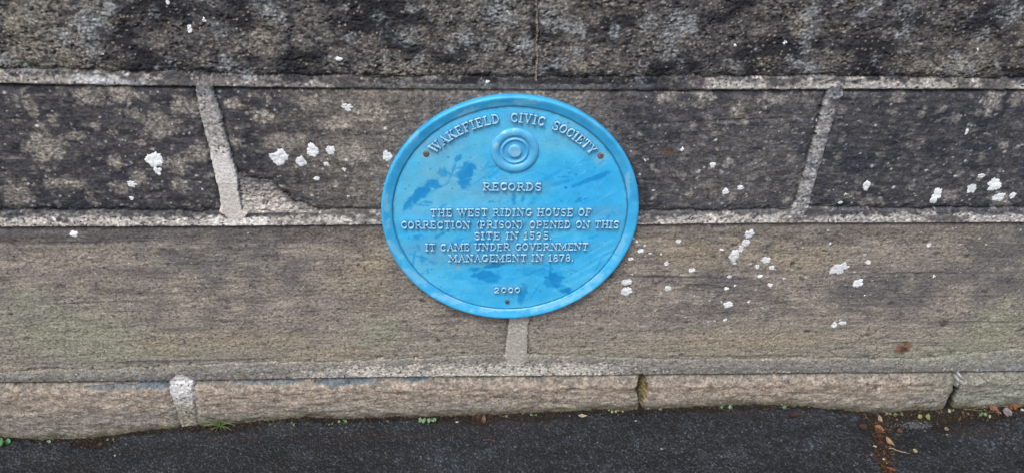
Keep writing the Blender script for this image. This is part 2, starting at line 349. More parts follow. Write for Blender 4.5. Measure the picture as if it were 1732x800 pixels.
        for (a, b, rx, ry) in [(843,17,30,18),(867,31,12,12),(685,64,20,12),(763,85,10,8),(787,66,17,12),(824,76,15,14),(931,31,18,22),(976,90,8,14),(1097,45,13,14),(1140,45,17,26),(1135,88,13,12),(1365,60,14,24),(1532,15,19,14),(1535,50,10,15),(1710,20,24,15),(1152,108,8,7),(445,12,20,15),(370,50,14,11),(590,62,11,8),(146,20,13,34),(150,78,13,30),(143,50,12,26),(1480,100,9,10),(1660,60,14,9),(1245,110,16,8),(1420,4,9,6),(560,100,9,5),(640,30,10,8),(260,20,9,10)]:
            spot(grey, X, Z, a, b, rx, ry, rng.uniform(.45, .8), soft=.6, seed=3, rag=.8)
        mix(C, (136, 137, 135), np.clip(grey*(.75+.7*ts), 0, 1)*(c == 3))
        be = np.zeros(X.shape, F)
        for (a, b, rx, ry) in [(440,75,28,20),(30,65,40,42),(110,90,26,22),(1350,40,18,16),(1600,110,60,20),(1300,105,26,9),(980,110,24,9),(700,118,60,10)]:
            spot(be, X, Z, a, b, rx, ry, .6, soft=.6, seed=5, rag=.8)
        mix(C, (128, 117, 101), np.clip(be*(.8+.8*ts), 0, 1)*(c == 3))
        st = np.zeros(X.shape, F)
        for (a, b, rx, ry) in [(1590,466,130,16),(1450,492,40,16),(1520,505,70,26),(1230,480,30,9),(1232,528,7,10),(1660,470,90,14),(1130,470,60,6),(160,395,170,12),(60,400,60,9),(310,436,60,20),(240,460,60,9),(440,420,50,22),(360,455,22,30),(1710,430,60,40),(470,460,60,16)]:
            spot(st, X, Z, a, b, rx, ry, .52, soft=.8, seed=7, rag=1.1)
        mix(C, (84, 83, 87), np.clip(st*(.9+.5*ts+.5*strk), 0, 1)*(c == 1))
        gn = np.zeros(X.shape, F)
        for (a, b, rx, ry) in [(110,560,130,40),(220,585,90,25),(60,520,70,30),(160,600,70,12),(650,560,40,24),(770,470,30,16),(1690,560,70,50),(1600,600,90,20),(1720,600,40,20),(930,615,20,8)]:
            spot(gn, X, Z, a, b, rx, ry, .5, soft=.8, seed=9, rag=.6)
        mix(C, (136, 139, 119), np.clip(gn*(.9+.4*ts), 0, 1)*((c == 1) | (c == 0)))
        wr = np.zeros(X.shape, F)
        for (a, b, rx, ry) in [(280,580,60,16),(400,575,80,14),(560,600,60,12),(1250,580,120,16),(1340,570,110,9),(620,470,40,50),(1180,430,80,24),(1360,440,60,20)]:
            spot(wr, X, Z, a, b, rx, ry, .5, soft=.8, seed=13, rag=.7)
        mix(C, (150, 136, 114), np.clip(wr*(.9+.5*ts), 0, 1)*(c == 1))
        ru = np.zeros(X.shape, F); spot(ru, X, Z, 1528, 588, 12, 9, .8, soft=.6, seed=11); spot(ru, X, Z, 240, 452, 9, 3, .4, soft=.7, seed=12); spot(ru, X, Z, 1130, 258, 12, 4, .6, soft=.6, seed=12)
        mix(C, (112, 74, 50), ru*~mort)
        dk = np.zeros(X.shape, F)
        for (a, b, rx, ry) in [(1597,546,7,5),(1340,445,4,3),(885,95,4,5),(120,78,9,4),(540,150,6,4),(1528,590,6,5),(1365,560,5,3),(1612,700,5,5)]: spot(dk, X, Z, a, b, rx, ry, .75, soft=.4, seed=14)
        for _ in range(260):
            a = rng.uniform(0, 1732); b = rng.uniform(392, 600); r = 1+2.0*rng.random()**2; spot(dk, X, Z, a, b, r*2, r, rng.uniform(.3, .7), soft=.5, seed=15)
        mix(C, (58, 54, 54), dk*~mort)
        fl = np.zeros(X.shape, F)
        for _ in range(520):
            if rng.random() < .55: a, b = rng.uniform(1080, 1732), rng.uniform(165, 560)
            else: a, b = rng.uniform(0, 660), rng.uniform(150, 350)
            r = .8+1.6*rng.random()**2; spot(fl, X, Z, a, b, r*rng.uniform(1, 1.6), r, rng.uniform(.35, .95), soft=.35, seed=16)
        mix(C, (186, 186, 184), fl*~mort)
        mix(C, (74, 72, 74), .45*seam*~mort)
        mix(C, (92, 103, 110), np.clip(blue_patch*1.1, 0, 1)*(c == 0)*.9)
    # grain of the stone
    gd2, gr2 = cells(Xf, Zf, .0038, .0035, 21)
    amp = np.where(c >= 3, 1.0, np.where(c == 2, .62, np.where(c == 1, .44, .5)))
    gmul = 1 + amp*(.40*ts + (.18+.22*(c < 3))*sml + .42*(gr2-.5)*(1-sm(.2, .8, gd2)))
    cool = np.where(c >= 3, 1.1, np.where(c == 2, .45+.5*sm(-.5, .5, X), np.where(c == 1, .38, .30)))
    for k, v in enumerate((-.035, .0, .05)): C[k] = C[k]*gmul*(1+v*cool)*(.990, 1.0, 1.0)[k]
    mix(C, (152, 145, 134), ((gr > .93) & (gd < .42) & (c >= 3))*.7)
    mix(C, (36, 35, 37), pit*(c >= 3)*.6)
    mix(C, (66, 62, 61), pock*(c < 3)*(c > 0)*.4)
    mix(C, (44, 42, 43), ((gr2 < .05) & (gd2 < .4) & (c < 3))*.5)
    mix(C, (190, 186, 178), ((gr2 > .996) & (gd2 < .42))*.7)
    # ---- colour of the mortar
    Mo = [np.full(X.shape, v, F) for v in (166, 159, 150)]
    spk = fbm(Xf, Zf, .009, .006, 3, 90); blot = fbm(Xf, Zf, .06, .03, 3, 93)
    mix(Mo, (204, 198, 189), np.clip(1.0*blot+.25, 0, 1)*.65)
    mix(Mo, (100, 97, 96), np.clip(sm(.1, .5, spk-.35*blot), 0, 1)*.8)
    k2 = kind == 2
    mix(Mo, (118, 112, 107), k2*.5)
    mix(Mo, (98, 92, 87), k2*np.clip(xl(520, 600, 140)*(1-xl(1160, 1180, 140))+.2*blot, 0, 1)*.85)
    mix(Mo, (196, 198, 198), k2*np.clip(xl(110, 140, 140)*(1-xl(225, 258, 140))+.35*xl(540, 550, 140)*(1-xl(562, 570, 140)), 0, 1)*np.clip(.7+.6*spk, 0, 1)*.8)
    mix(Mo, (96, 92, 90), k2*xl(255, 300, 140)*(1-xl(480, 560, 140))*np.clip(.45+.7*blot, 0, 1))
    mix(Mo, (176, 171, 163), k2*xl(1180, 1230, 140)*np.clip(.35+.9*blot+.3*spk, 0, 1)*.8)
    k1 = kind == 1
    mix(Mo, (132, 134, 138), k1*sm(pxx(1300,365), pxx(1420,365), X)*np.clip(.3+1.3*spk, 0, 1)*.7)
    mix(Mo, (206, 200, 192), k1*sm(pxx(345,370), pxx(365,370), X)*(1-sm(pxx(448,370), pxx(458,370), X))*.8)
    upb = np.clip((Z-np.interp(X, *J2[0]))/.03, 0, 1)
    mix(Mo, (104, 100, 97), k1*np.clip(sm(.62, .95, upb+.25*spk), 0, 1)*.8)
    k0 = kind == 0
    mix(Mo, (112, 108, 102), k0*np.clip(1-sm(pxx(400,625), pxx(600,625), X)*(1-sm(pxx(990,620), pxx(1120,620), X))+.4*blot, 0, 1)*.8)
    mix(Mo, (182, 175, 162), k0*sm(pxx(420,625), pxx(620,625), X)*(1-sm(pxx(990,620), pxx(1090,620), X))*np.clip(.8-.9*spk, 0, 1)*.8)
    mix(Mo, (84, 84, 84), k0*(1-sm(pxx(300,630), pxx(430,630), X))*np.clip(.5+.8*spk, 0, 1)*.8)
    mix(Mo, (172, 174, 174), k0*sm(pxx(1600,615), pxx(1660,612), X)*np.clip(.55+.9*spk, 0, 1))
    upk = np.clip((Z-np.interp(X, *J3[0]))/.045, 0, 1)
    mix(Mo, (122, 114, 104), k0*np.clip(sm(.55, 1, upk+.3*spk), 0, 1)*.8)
    k = kind == 120
    mix(Mo, (210, 205, 198), k*sm(PW(372,235)[1], PW(370,270)[1], Z)*.9); mix(Mo, (186, 177, 167), k*sm(PW(385,309)[1], PW(385,311)[1], Z)*.6)
    mix(Mo, (126, 127, 130), k*sm(PW(380,265)[1], PW(370,215)[1], Z)*np.clip(.35+1.2*spk+.4*blot, 0, 1)); mix(Mo, (90, 90, 92), k*sm(PW(350,175)[1], PW(345,152)[1], Z)*.5)
    k = kind == 121
    mix(Mo, (134, 134, 136), k*.6); mix(Mo, (78, 82, 90), k*np.clip(.1+1.3*blot+.8*spk, 0, 1)*.8); mix(Mo, (178, 174, 170), k*sm(.15, .6, -spk-.3*blot)*.7)
    mix(Mo, (170, 163, 152), (kind == 110)*.7); mix(Mo, (118, 110, 101), (kind == 130)*.9)
    mix(Mo, (190, 190, 190), (kind == 100)*(1-sm(.3, .75, kl))*np.clip(.8+.5*spk, 0, 1)*.8); mix(Mo, (124, 119, 106), (kind == 100)*sm(.35, .85, kl)*.8)
    mix(Mo, (122, 106, 68), (kind == 101)*.85); mix(Mo, (52, 47, 38), (kind == 101)*np.clip(1-sm(pxx(1080,660), pxx(1089,660), X)+.5*spk, 0, 1)*.8)
    mix(Mo, (48, 46, 38), (kind == 102)*(1-sm(PW(1613,652)[1], PW(1613,643)[1], Z))*.95); mix(Mo, (176, 176, 172), (kind == 102)*sm(PW(1613,652)[1], PW(1613,643)[1], Z)*.6)
    mix(Mo, (178, 169, 159), (kind == 200)*.75); mix(Mo, (112, 108, 105), (kind == 200)*sm(PW(440,338)[1], PW(440,318)[1], Z+.01*spk)*.7)
    mmul = 1+.30*ts+.36*(mr-.5)*(1-sm(.2, .8, md)); smooth = ((kind == 120) & (Z < PW(380,262)[1])) | (kind == 110)
    mmul = np.where(smooth, 1+.35*(mmul-1), mmul)
    for q in range(3): Mo[q] = Mo[q]*mmul
    mix(Mo, (40, 39, 39), ((mr < .09) & (md < .42) & ~smooth)*.75); mix(Mo, (220, 216, 210), ((mr > .95) & (md < .45) & (kind < 100))*.6)
    rag = fbm(Xf, Zf, .022, .014, 4, 111); soot = fbm(Xf, Zf, .10, .04, 4, 114)
    mix(Mo, C, (kind < 3)*(kind >= 0)*sm(.55, .95, upf+.75*rag)*.85)
    mix(Mo, (98, 93, 86), k0*np.clip(.25+.9*blot+.5*spk, 0, .7)*(1-sm(pxx(430,625), pxx(600,625), X)*(1-sm(pxx(1000,620), pxx(1100,620), X))))
    cen = sm(pxx(430,625), pxx(600,625), X)*(1-sm(pxx(1000,620), pxx(1100,620), X))
    mix(Mo, C, k0*sm(.18+.45*cen, .60+.5*cen, upf+.65*rag)*.9)
    mix(Mo, C, k2*np.clip(xl(560, 620, 140)*(1-xl(1120, 1200, 140)), 0, 1)*np.clip(.92+.3*rag, 0, 1))
    mix(Mo, (66, 64, 65), (((kind < 3) & (kind >= 0)) | (kind == 121))*sm(.12, .5, soot+.35*rag)*.65*(1-k0*.7)*(1-k1*sm(pxx(335,370), pxx(352,370), X)*(1-sm(pxx(452,370), pxx(470,370), X))))
    mix(Mo, C, (kind == 121)*sm(.0, .5, rag+.2*blot)*.6); mix(Mo, C, (kind == 200)*(1-sm(.0, .012, din-.004*rag))*.6); mix(Mo, (104, 101, 98), (kind == 200)*sm(.1, .5, rag)*.6)
    for k_, v in enumerate((.972, 1.0, 1.03)): Mo[k_] = Mo[k_]*v
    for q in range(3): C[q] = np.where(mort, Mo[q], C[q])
    col = lin(np.stack(C, -1))
    V = np.stack([X, -H.astype(np.float64), Z+ZO], -1)
    pid = np.where(mort, 1000+kind, bid)
    return dict(X=X, Z=Z, H=H, V=V, col=col, pid=pid, shape=X.shape)

GRID = .0015
hi = wall_patch(-1.30, 1.30, -.64, .50, GRID)
patches = [hi]
for (a, b, c_, d, s) in [(-2.6,-1.30,-.64,.50,.005), (1.30,2.6,-.64,.50,.005), (-2.6,2.6,.50,1.1,.008)]:
    patches.append(wall_patch(a, b, c_, d, s))
wall = empty('stone_wall', (0, .1, 0), 'weathered sooty sandstone block wall with pale mortar joints', 'wall')
wall.location = (0, 0, 0)
parts = {}
for p in patches:
    ny, nx = p['shape']; I = np.arange(ny*nx).reshape(ny, nx)
    q = np.stack([I[:-1,:-1], I[:-1,1:], I[1:,1:], I[1:,:-1]], -1).reshape(-1, 4)
    # the quad takes the id that most of its corners share
    ids = p['pid'].ravel()[q]; fid = ids[:, 0].copy()
    same = ids[:, 1] == ids[:, 2]; fid[same] = ids[same, 1]
    V = p['V'].reshape(-1, 3); Cc = p['col'].reshape(-1, 3)
    for k in np.unique(fid):
        qq = q[fid == k]; u, inv = np.unique(qq, return_inverse=True)
        parts.setdefault(int(k), []).append((V[u], Cc[u], inv.reshape(-1, 4)))
STONE = {}
for k, L in parts.items():
    off = 0; vs, cs, qs = [], [], []
    for v, c_, q in L: vs.append(v); cs.append(c_); qs.append(q+off); off += len(v)
    name = 'mortar_joint' if k >= 1000 else ('kerb_stone' if k < 10 else 'stone_block')
    if k == 1200: name = 'mortar_patch'
    o = mesh_obj(name, np.concatenate(vs), np.concatenate(qs), M_MORTAR if k >= 1000 else M_STONE, wall, np.concatenate(cs))
    STONE[k] = o
    if k == 1101: o['label'] = 'mossy hollow where mortar has fallen out'
    if k == 1120: o['label'] = 'slanting joint with smooth pale repair'
    if k == 1200: o['label'] = 'rough triangular patch of mortar'
box('wall_core', -2.6, 2.6, .034, .42, -.12, 1.64, M_STONE, wall)

# ---- white lichen, each patch on the stone it grows on
def surf(x, z):
    i = int(round((z-hi['Z'][0,0])/GRID)); j = int(round((x-hi['X'][0,0])/GRID))
    i = min(max(i, 0), hi['shape'][0]-1); j = min(max(j, 0), hi['shape'][1]-1)
    return float(hi['H'][i, j]), int(hi['pid'][i, j])
def surf_arr(x, z):
    i = np.clip(np.rint((z-hi['Z'][0,0])/GRID).astype(int), 0, hi['shape'][0]-1); j = np.clip(np.rint((x-hi['X'][0,0])/GRID).astype(int), 0, hi['shape'][1]-1)
    return hi['H'][i, j]
LICHEN = [(262,271,15,13),(267,289,8,7),(224,312,8,7),(223,336,5,3.5),(342,320,2,2),(472,266,16,14),(509,273,9,9),(528,254,11,11),(559,254,9,9),(552,278,6,5),(536,302,5.5,4),(582,287,4,3.5),(587,182,10,6),(655,265,9,10),(589,332,2.5,2),(125,395,8,6),(345,34,4,4),(321,50,4,8),(284,3,4,5),(174,92,4,3),(94,371,4,4),(573,100,6,4),(824,139,5,3),
 (1267,396,8,8),(1261,410,7,7),(1252.5,421,6,7),(1242,432,9,10),(1242,446,4,2.2),(1220,422,4,3),(1148,408,5,4),(1071,403,4,3),(1077,409,3,2.5),(1090.6,415.6,3,2.5),(1084,425,6,4),(1100,429,3.5,2.5),(1118,429,2.5,2.5),(1067,438,5,3),(1127,446,5,4),(1170,457,6.5,5),(1296,440,10,7),(1281,451,5,4),(1305,453,6,5),(1234,468,4.5,3.5),(1285,467,5,3),(1326,471,3,2.5),(1303,482,5.5,4),(1243,483,2.6,2.2),(1229,488,5,3),(1129,488,6.5,5.5),(1060,477,10,6),(1059,493,10,9),(1069,464,2.2,1.6),(1232,515,9,6),(1220,510,2.2,2),(1267,510,3,4),(1226,541,4.5,3.5),(1209,543,2.2,1.8),(1419,453,17,12),(1450,479,10,8),(1462,499,2.2,2),(1404,412,2.5,2.5),(1469,443,6,3.5),(1411,549,5,5.5),(1425,546,8,3.6),(1421,541,2.6,2.2),(1580,467,3.2,3),(1571,414,4.5,3.6),
 (1465,313,7,9),(1583,331,10,12),(1643.5,319,9,8),(1659.5,297.5,6,4),(1682,312,14,10),(1689,334,10,7),(1711.7,331,6.5,6),(1430,329,3.2,2.6),(1422,343.7,5,3),(1635,223,3,6),(1227,324,7,6),(1253,318,6,4),(1206,279,5,5),(1091,271,3,3),(1154,252,4,4),(1244,77,3,3),(1328,73,4,4),(1654,84,3.5,3)]
for n, (a, b, rx, ry) in enumerate(LICHEN):
    x0, z0 = PW(a, b); k = abs(PW(a+10, b)[0]-x0)/10; ax, az = rx*k*1.2, ry*k*1.36
    ns, nr = 64, 6; th = np.linspace(0, 2*np.pi, ns, endpoint=False)
    nl = int(rng.integers(6, 11)) if max(rx, ry) > 4 else int(rng.integers(3, 5)); ro = np.full(ns, .45)
    for i in range(nl):
        la = 6.283*(i+rng.uniform(-.35, .35))/nl; ld = rng.uniform(.38, .72); lr = rng.uniform(.24, .42)
        dc = np.cos(th-la)*ld; disc = lr*lr-(ld*ld-dc*dc); ro = np.where((disc > 0) & (dc > 0), np.maximum(ro, dc+np.sqrt(np.maximum(disc, 0))), ro)
    ro = (.2*np.roll(ro, 1)+.6*ro+.2*np.roll(ro, -1))*(1+rng.normal(0, .075, ns)); lt = rng.uniform(.92, 1.10)
    vs, cs = [], []; thick = .00035+.0004*min(1, max(rx, ry)/10)
    for r in range(1, nr+1):
        t = r/nr; x = x0+ax*ro*t*np.cos(th); z = z0+az*ro*t*np.sin(th)
        h = thick*(1-t**5)*(1+.0*t) + (.0004*fbm(x*1., z*1., .006, .006, 2, n*.3) if t < .95 else 0) - (.0012 if r == nr else 0)
        vs.append(np.stack([x, -(surf_arr(x, z)+h), z+ZO], 1))
        tone = lt*(1+.22*fbm(x, z, .005, .005, 3, n*.7+3) - (.22 if r == nr else 0))
        cs.append(lin(np.array((213, 220, 225)))[None]*np.asarray(tone)[:, None]*np.ones((ns, 1)))
    vs.append(np.array([[x0, -(surf(x0, z0)[0]+thick), z0+ZO]])); cs.append(lt*lin((208, 214, 218))[None])
    I = np.arange(nr*ns).reshape(nr, ns); J = np.roll(I, -1, 1)
    q = np.stack([I[:-1], I[1:], J[1:], J[:-1]], -1).reshape(-1, 4); tri = np.stack([np.full(ns, nr*ns), I[0], J[0]], -1)
    pid = surf(x0, z0)[1]
    if pid >= 1000:
        for dz in (-.03, .03, -.05):
            if surf(x0, z0+dz)[1] < 1000: pid = surf(x0, z0+dz)[1]; break
    mesh_obj('lichen_patch', np.concatenate(vs), q, M_LICHEN, STONE[pid], np.concatenate(cs), tri)

# ------------------------------------------------------------------ the plaque
PL = empty('memorial_plaque', (0, 0, ZO), 'round blue cast metal plaque with raised lettering screwed to the stone wall', 'plaque')
FACE = .0095                                   # how far the flat field stands off the wall
R0 = .25
def paint(X, Z, rim=False):
    """paint tones in the plaque's own plane"""
    C = [np.full(X.shape, v, F) for v in (68, 182, 230)]
    n1 = fbm(X, Z, .09, .07, 3, 201); n2 = fbm(X, Z, .03, .02, 3, 204); n3 = fbm(X+Z*.6, Z-X*.6, .05, .012, 3, 207)
    mix(C, (104, 184, 220), np.clip(.20+.6*n1+.3*n2, 0, 1)*.6)
    mix(C, (38, 158, 224), np.clip(.15-.6*n1+.5*n3, 0, 1)*.6)
    return C
def px_spots(C, X, Z, col, L, soft=.25, rag=.45, seed=30):
    m = np.zeros(X.shape, F)
    for (a, b, rx, ry, s, r) in L: spot(m, X, Z, a, b, rx, ry, s, rot=r, soft=soft, seed=seed, rag=rag, y=-FACE)
    mix(C, col, m)
# the field: a fine grid cut to a circle; letters are raised out of their own grids
g = .0011; xs = np.arange(-.232, .2325, g); FX, FZ = np.meshgrid(xs, xs)
C = paint(FX, FZ); RR0 = np.hypot(FX, FZ)
px_spots(C, FX, FZ, (112, 176, 206), [(752,306,52,42,.75,0),(811,285,22,22,.6,.4),(760,250,60,30,.5,.3),(870,230,120,22,.35,0),(700,330,30,40,.5,0),(800,330,50,20,.4,0),(720,430,40,40,.3,0)], .8, .5)
px_spots(C, FX, FZ, (42, 164, 228), [(1000,320,50,60,.7,.2),(960,335,45,14,.6,.1),(1020,400,40,60,.5,0),(830,470,70,25,.45,.1),(880,500,60,16,.5,0),(930,300,30,26,.5,0),(700,400,26,30,.4,0),(840,285,16,30,.35,0),(985,450,50,30,.4,.5)], .7, .6)
px_spots(C, FX, FZ, (18, 130, 197), [(712,325,27,8,.9,.75),(735,312,9,8,.8,.2),(774,267,8,4,.7,.7),(788,296,13,20,.8,.0),(798,281,8,7,.8,.3),(749,291,9,7,.5,0),(1003,302,30,4,.75,.42),(869,337,4,9,.7,.0),(885,336,3,6,.6,-.3),(983,338,9,3.5,.7,.4),(957,317,2.5,2.5,.9,0),(945,310,20,3,.35,.3)], .32, .7, 31)
px_spots(C, FX, FZ, (16, 127, 195), [(827,452,28,4.5,.9,.22),(820,466,22,7,.8,.12),(832,474,16,6,.6,.3),(939,472,14,10,.85,-.2),(952,489,20,6,.9,-.5),(930,480,10,8,.6,0),(882,501,7,16,.6,-.25),(714,439,5,7,.55,0),(707,420,4,6,.5,.2),(705,401,8,4,.5,.4),(746,397,14,2.5,.55,.6),(970,459,9,3,.5,.1),(689,346,5,10,.7,-.5),(723,460,2,6,.4,0),(900,460,22,8,.3,-.2)], .32, .7, 32)
px_spots(C, FX, FZ, (96, 196, 242), [(1010,445,40,2.5,.6,.6),(1020,430,40,2.2,.6,.6),(1005,425,30,2,.5,.62),(990,470,50,3,.5,.5),(760,480,50,9,.4,-.3),(720,380,30,20,.3,.3)], .6, .7, 33)
px_spots(C, FX, FZ, (176, 160, 160), [(774,453,3.2,3,.8,0),(826,371,4,2.5,.6,0),(900,386,5,3,.7,0),(868,427,3,2.5,.6,0),(916,405,3,2.5,.5,0),(844,444,3,2,.6,0),(854,497,3,2,.5,0),(837,341,2.5,2,.6,0),(795,417,2.5,2,.5,0),(780,247,3,2,.5,0),(790,494,4,2,.4,0)], .6, .5, 34)
px_spots(C, FX, FZ, (150, 180, 200), [(1017,266,11,10,.55,0),(721,262,9,8,.35,0)], .7, .4, 35)
px_spots(C, FX, FZ, (100, 152, 186), [(865,360,150,11,.5,0),(862,381,190,11,.5,0),(866,400,75,10,.45,0),(857,419,145,10,.5,0),(865,437,110,10,.5,0),(866,317,55,12,.55,0),(858,491,26,9,.5,0),(740,248,20,16,.5,.8),(790,215,34,14,.5,.5),(892,200,34,13,.5,0),(975,225,34,14,.5,-.6),(1000,248,16,12,.5,-.8)], .8, .8, 36)
px_spots(C, FX, FZ, (20, 134, 202), [(rng.uniform(690, 1035), rng.uniform(270, 505), rng.uniform(6, 24), rng.uniform(1.2, 3.2), rng.uniform(.25, .65), rng.choice([.5, .5, -.2, 1.2])+rng.normal(0, .15)) for _ in range(46)], .45, .8, 39)
px_spots(C, FX, FZ, (60, 104, 134), [(rng.uniform(680, 1045), rng.uniform(200, 515), rng.uniform(.7, 1.8), rng.uniform(.7, 1.4), rng.uniform(.3, .8), 0) for _ in range(140)], .5, .5, 37)
px_spots(C, FX, FZ, (120, 196, 230), [(rng.uniform(690, 1035), rng.uniform(230, 510), rng.uniform(5, 22), rng.uniform(.5, .9), rng.uniform(.25, .6), rng.normal(.3, .5)) for _ in range(70)], .5, .4, 38)
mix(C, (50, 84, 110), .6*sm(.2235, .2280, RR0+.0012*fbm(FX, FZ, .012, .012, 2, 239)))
tx = fbm(FX, FZ, .004, .004, 2, 210)
for k in range(3): C[k] = C[k]*(1+.035*tx)
fcol = lin(np.stack(C, -1)).reshape(-1, 3)
RR = np.hypot(FX, FZ)
EMB = (.004, .138)
FH = FACE + .0005*fbm(FX, FZ, .05, .05, 3, 212) - .0010*sm(.2262, .2282, RR)
V = np.stack([FX, -FH, FZ], -1).reshape(-1, 3)
I = np.arange(FX.size).reshape(FX.shape); q = np.stack([I[:-1,:-1], I[:-1,1:], I[1:,1:], I[1:,:-1]], -1).reshape(-1, 4)
keep = (RR.ravel()[q].max(1) < .2312); q = q[keep]; u, inv = np.unique(q, return_inverse=True)
FITS = (.997, 1, .985)                        # the casting is a touch wider than tall
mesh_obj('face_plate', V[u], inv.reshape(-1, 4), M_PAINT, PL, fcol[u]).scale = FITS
# the rim: a turned profile, half round on the front
def lathe(name, prof, cx, cz, seg, mat, colf, parent, wob=0):
    n = len(prof); th = np.linspace(0, 2*np.pi, seg, endpoint=False)
    r = np.array([p[0] for p in prof])[:, None]; h = np.array([p[1] for p in prof])[:, None]
    X = r*np.cos(th)[None]; Z = r*np.sin(th)[None]; Hh = h + 0*th[None]
    if wob: Hh = Hh + wob*fbm(X+0*Hh, Z+0*Hh, .03, .03, 2, 77)
    cols = colf(X, Z, Hh).reshape(-1, 3)
    V = np.stack([cx+X, -Hh, cz+Z], -1).reshape(-1, 3)
    I = np.arange(n*seg).reshape(n, seg); J = np.roll(I, -1, 1)
    q = np.stack([I[:-1], J[:-1], J[1:], I[1:]], -1).reshape(-1, 4)
    return mesh_obj(name, V, q, mat, parent, cols)
prof = [(.2488, -.004), (.2496, .002), (.2500, .0075), (.2499, .0108), (.2494, .0130), (.2484, .0146), (.2470, .0154), (.2452, .0155), (.2430, .0150), (.2400, .0141), (.2370, .0132), (.2340, .0123), (.2315, .0116), (.2300, .0112), (.2292, .0107), (.2288, .0095), (.2285, .0070)]
CHIPS_AND_SHEEN = [(793,189,18,5,.9,.42),(890,172,22,4,.8,0),(845,176,26,3,.5,.1),(700,232,10,4,.5,.8),(1063,306,4,14,.9,.1),(1064,330,3,10,.6,0),(653,345,4,16,.8,0),(655,380,3,12,.7,-.2),(690,250,8,3,.4,.8),(1000,205,14,3,.4,-.5),(668,425,5,22,.7,.5),(700,470,6,26,.7,.8),(760,510,30,5,.8,-.4),(850,527,60,5,.85,0),(940,518,46,5,.8,.35),(1010,475,26,5,.75,.75),(1050,420,6,26,.7,-.3),(985,498,24,4,.8,.5)]  # pale paint chips, plus sky sheen painted in along the lower rim
def rimcol(X, Z, Hh):
    C = [np.full(X.shape, v, F) for v in (54, 164, 218)]
    n = fbm(X, Z, .02, .02, 3, 221); mix(C, (80, 176, 226), np.clip(.2+.8*n, 0, 1)*.6); mix(C, (34, 128, 194), np.clip(-.1-.9*fbm(X, Z, .05, .05, 2, 224), 0, 1)*.7)
    m = np.zeros(X.shape, F)
    for (a, b, rx, ry, s, r_) in CHIPS_AND_SHEEN:
        x0, z0 = PW(a, b, -.018); cr, sr = math.cos(r_), math.sin(r_); x = X-x0; z = Z-z0; kk = .00118
        d = np.hypot((x*cr+z*sr)/(rx*kk), (-x*sr+z*cr)/(ry*kk*1.2))+.7*fbm(X, Z, .012, .012, 3, 226); m = np.maximum(m, s*(1-sm(.7, 1.25, d)))
    mix(C, (166, 198, 220), m*.55)
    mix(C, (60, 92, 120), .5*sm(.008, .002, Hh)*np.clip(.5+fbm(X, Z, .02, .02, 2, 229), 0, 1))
    return lin(np.stack(C, -1))
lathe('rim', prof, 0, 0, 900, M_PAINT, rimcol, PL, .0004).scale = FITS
# emblem of rings
ep = []
for r in np.linspace(.0001, .0455, 90):
    h = 0.0
    h = .0042*(1-sm(.0112, .0124, r))                                     # middle boss
    h += .0028*math.exp(-((r-.0235)/.0026)**2)                         # thin ring
    if .0270 < r: h += .0044*max(0, 1-((r-.0365)/.0080)**2)**.5 if abs(r-.0365) < .0080 else 0
    ep.append((r, FACE+.0006+float(h) - (.0025 if r > .0449 else 0)))
def embcol(X, Z, Hh):
    C = [np.full(X.shape, v, F) for v in (74, 164, 214)]; R = np.hypot(X, Z)
    n = fbm(X, Z, .012, .012, 3, 231); mix(C, (108, 178, 212), np.clip(.3+.8*n, 0, 1)*.6); mix(C, (164, 200, 222), sm(.013, .010, R)*.55*np.clip(.8+.6*n, 0, 1))
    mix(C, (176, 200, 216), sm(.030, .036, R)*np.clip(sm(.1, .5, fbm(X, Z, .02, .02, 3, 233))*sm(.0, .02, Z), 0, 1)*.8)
    mix(C, (52, 140, 196), sm(.013, .015, R)*(1-sm(.020, .022, R))*.35)
    return lin(np.stack(C, -1))
lathe('ring_emblem', ep, EMB[0], EMB[1], 160, M_PAINT, embcol, PL)

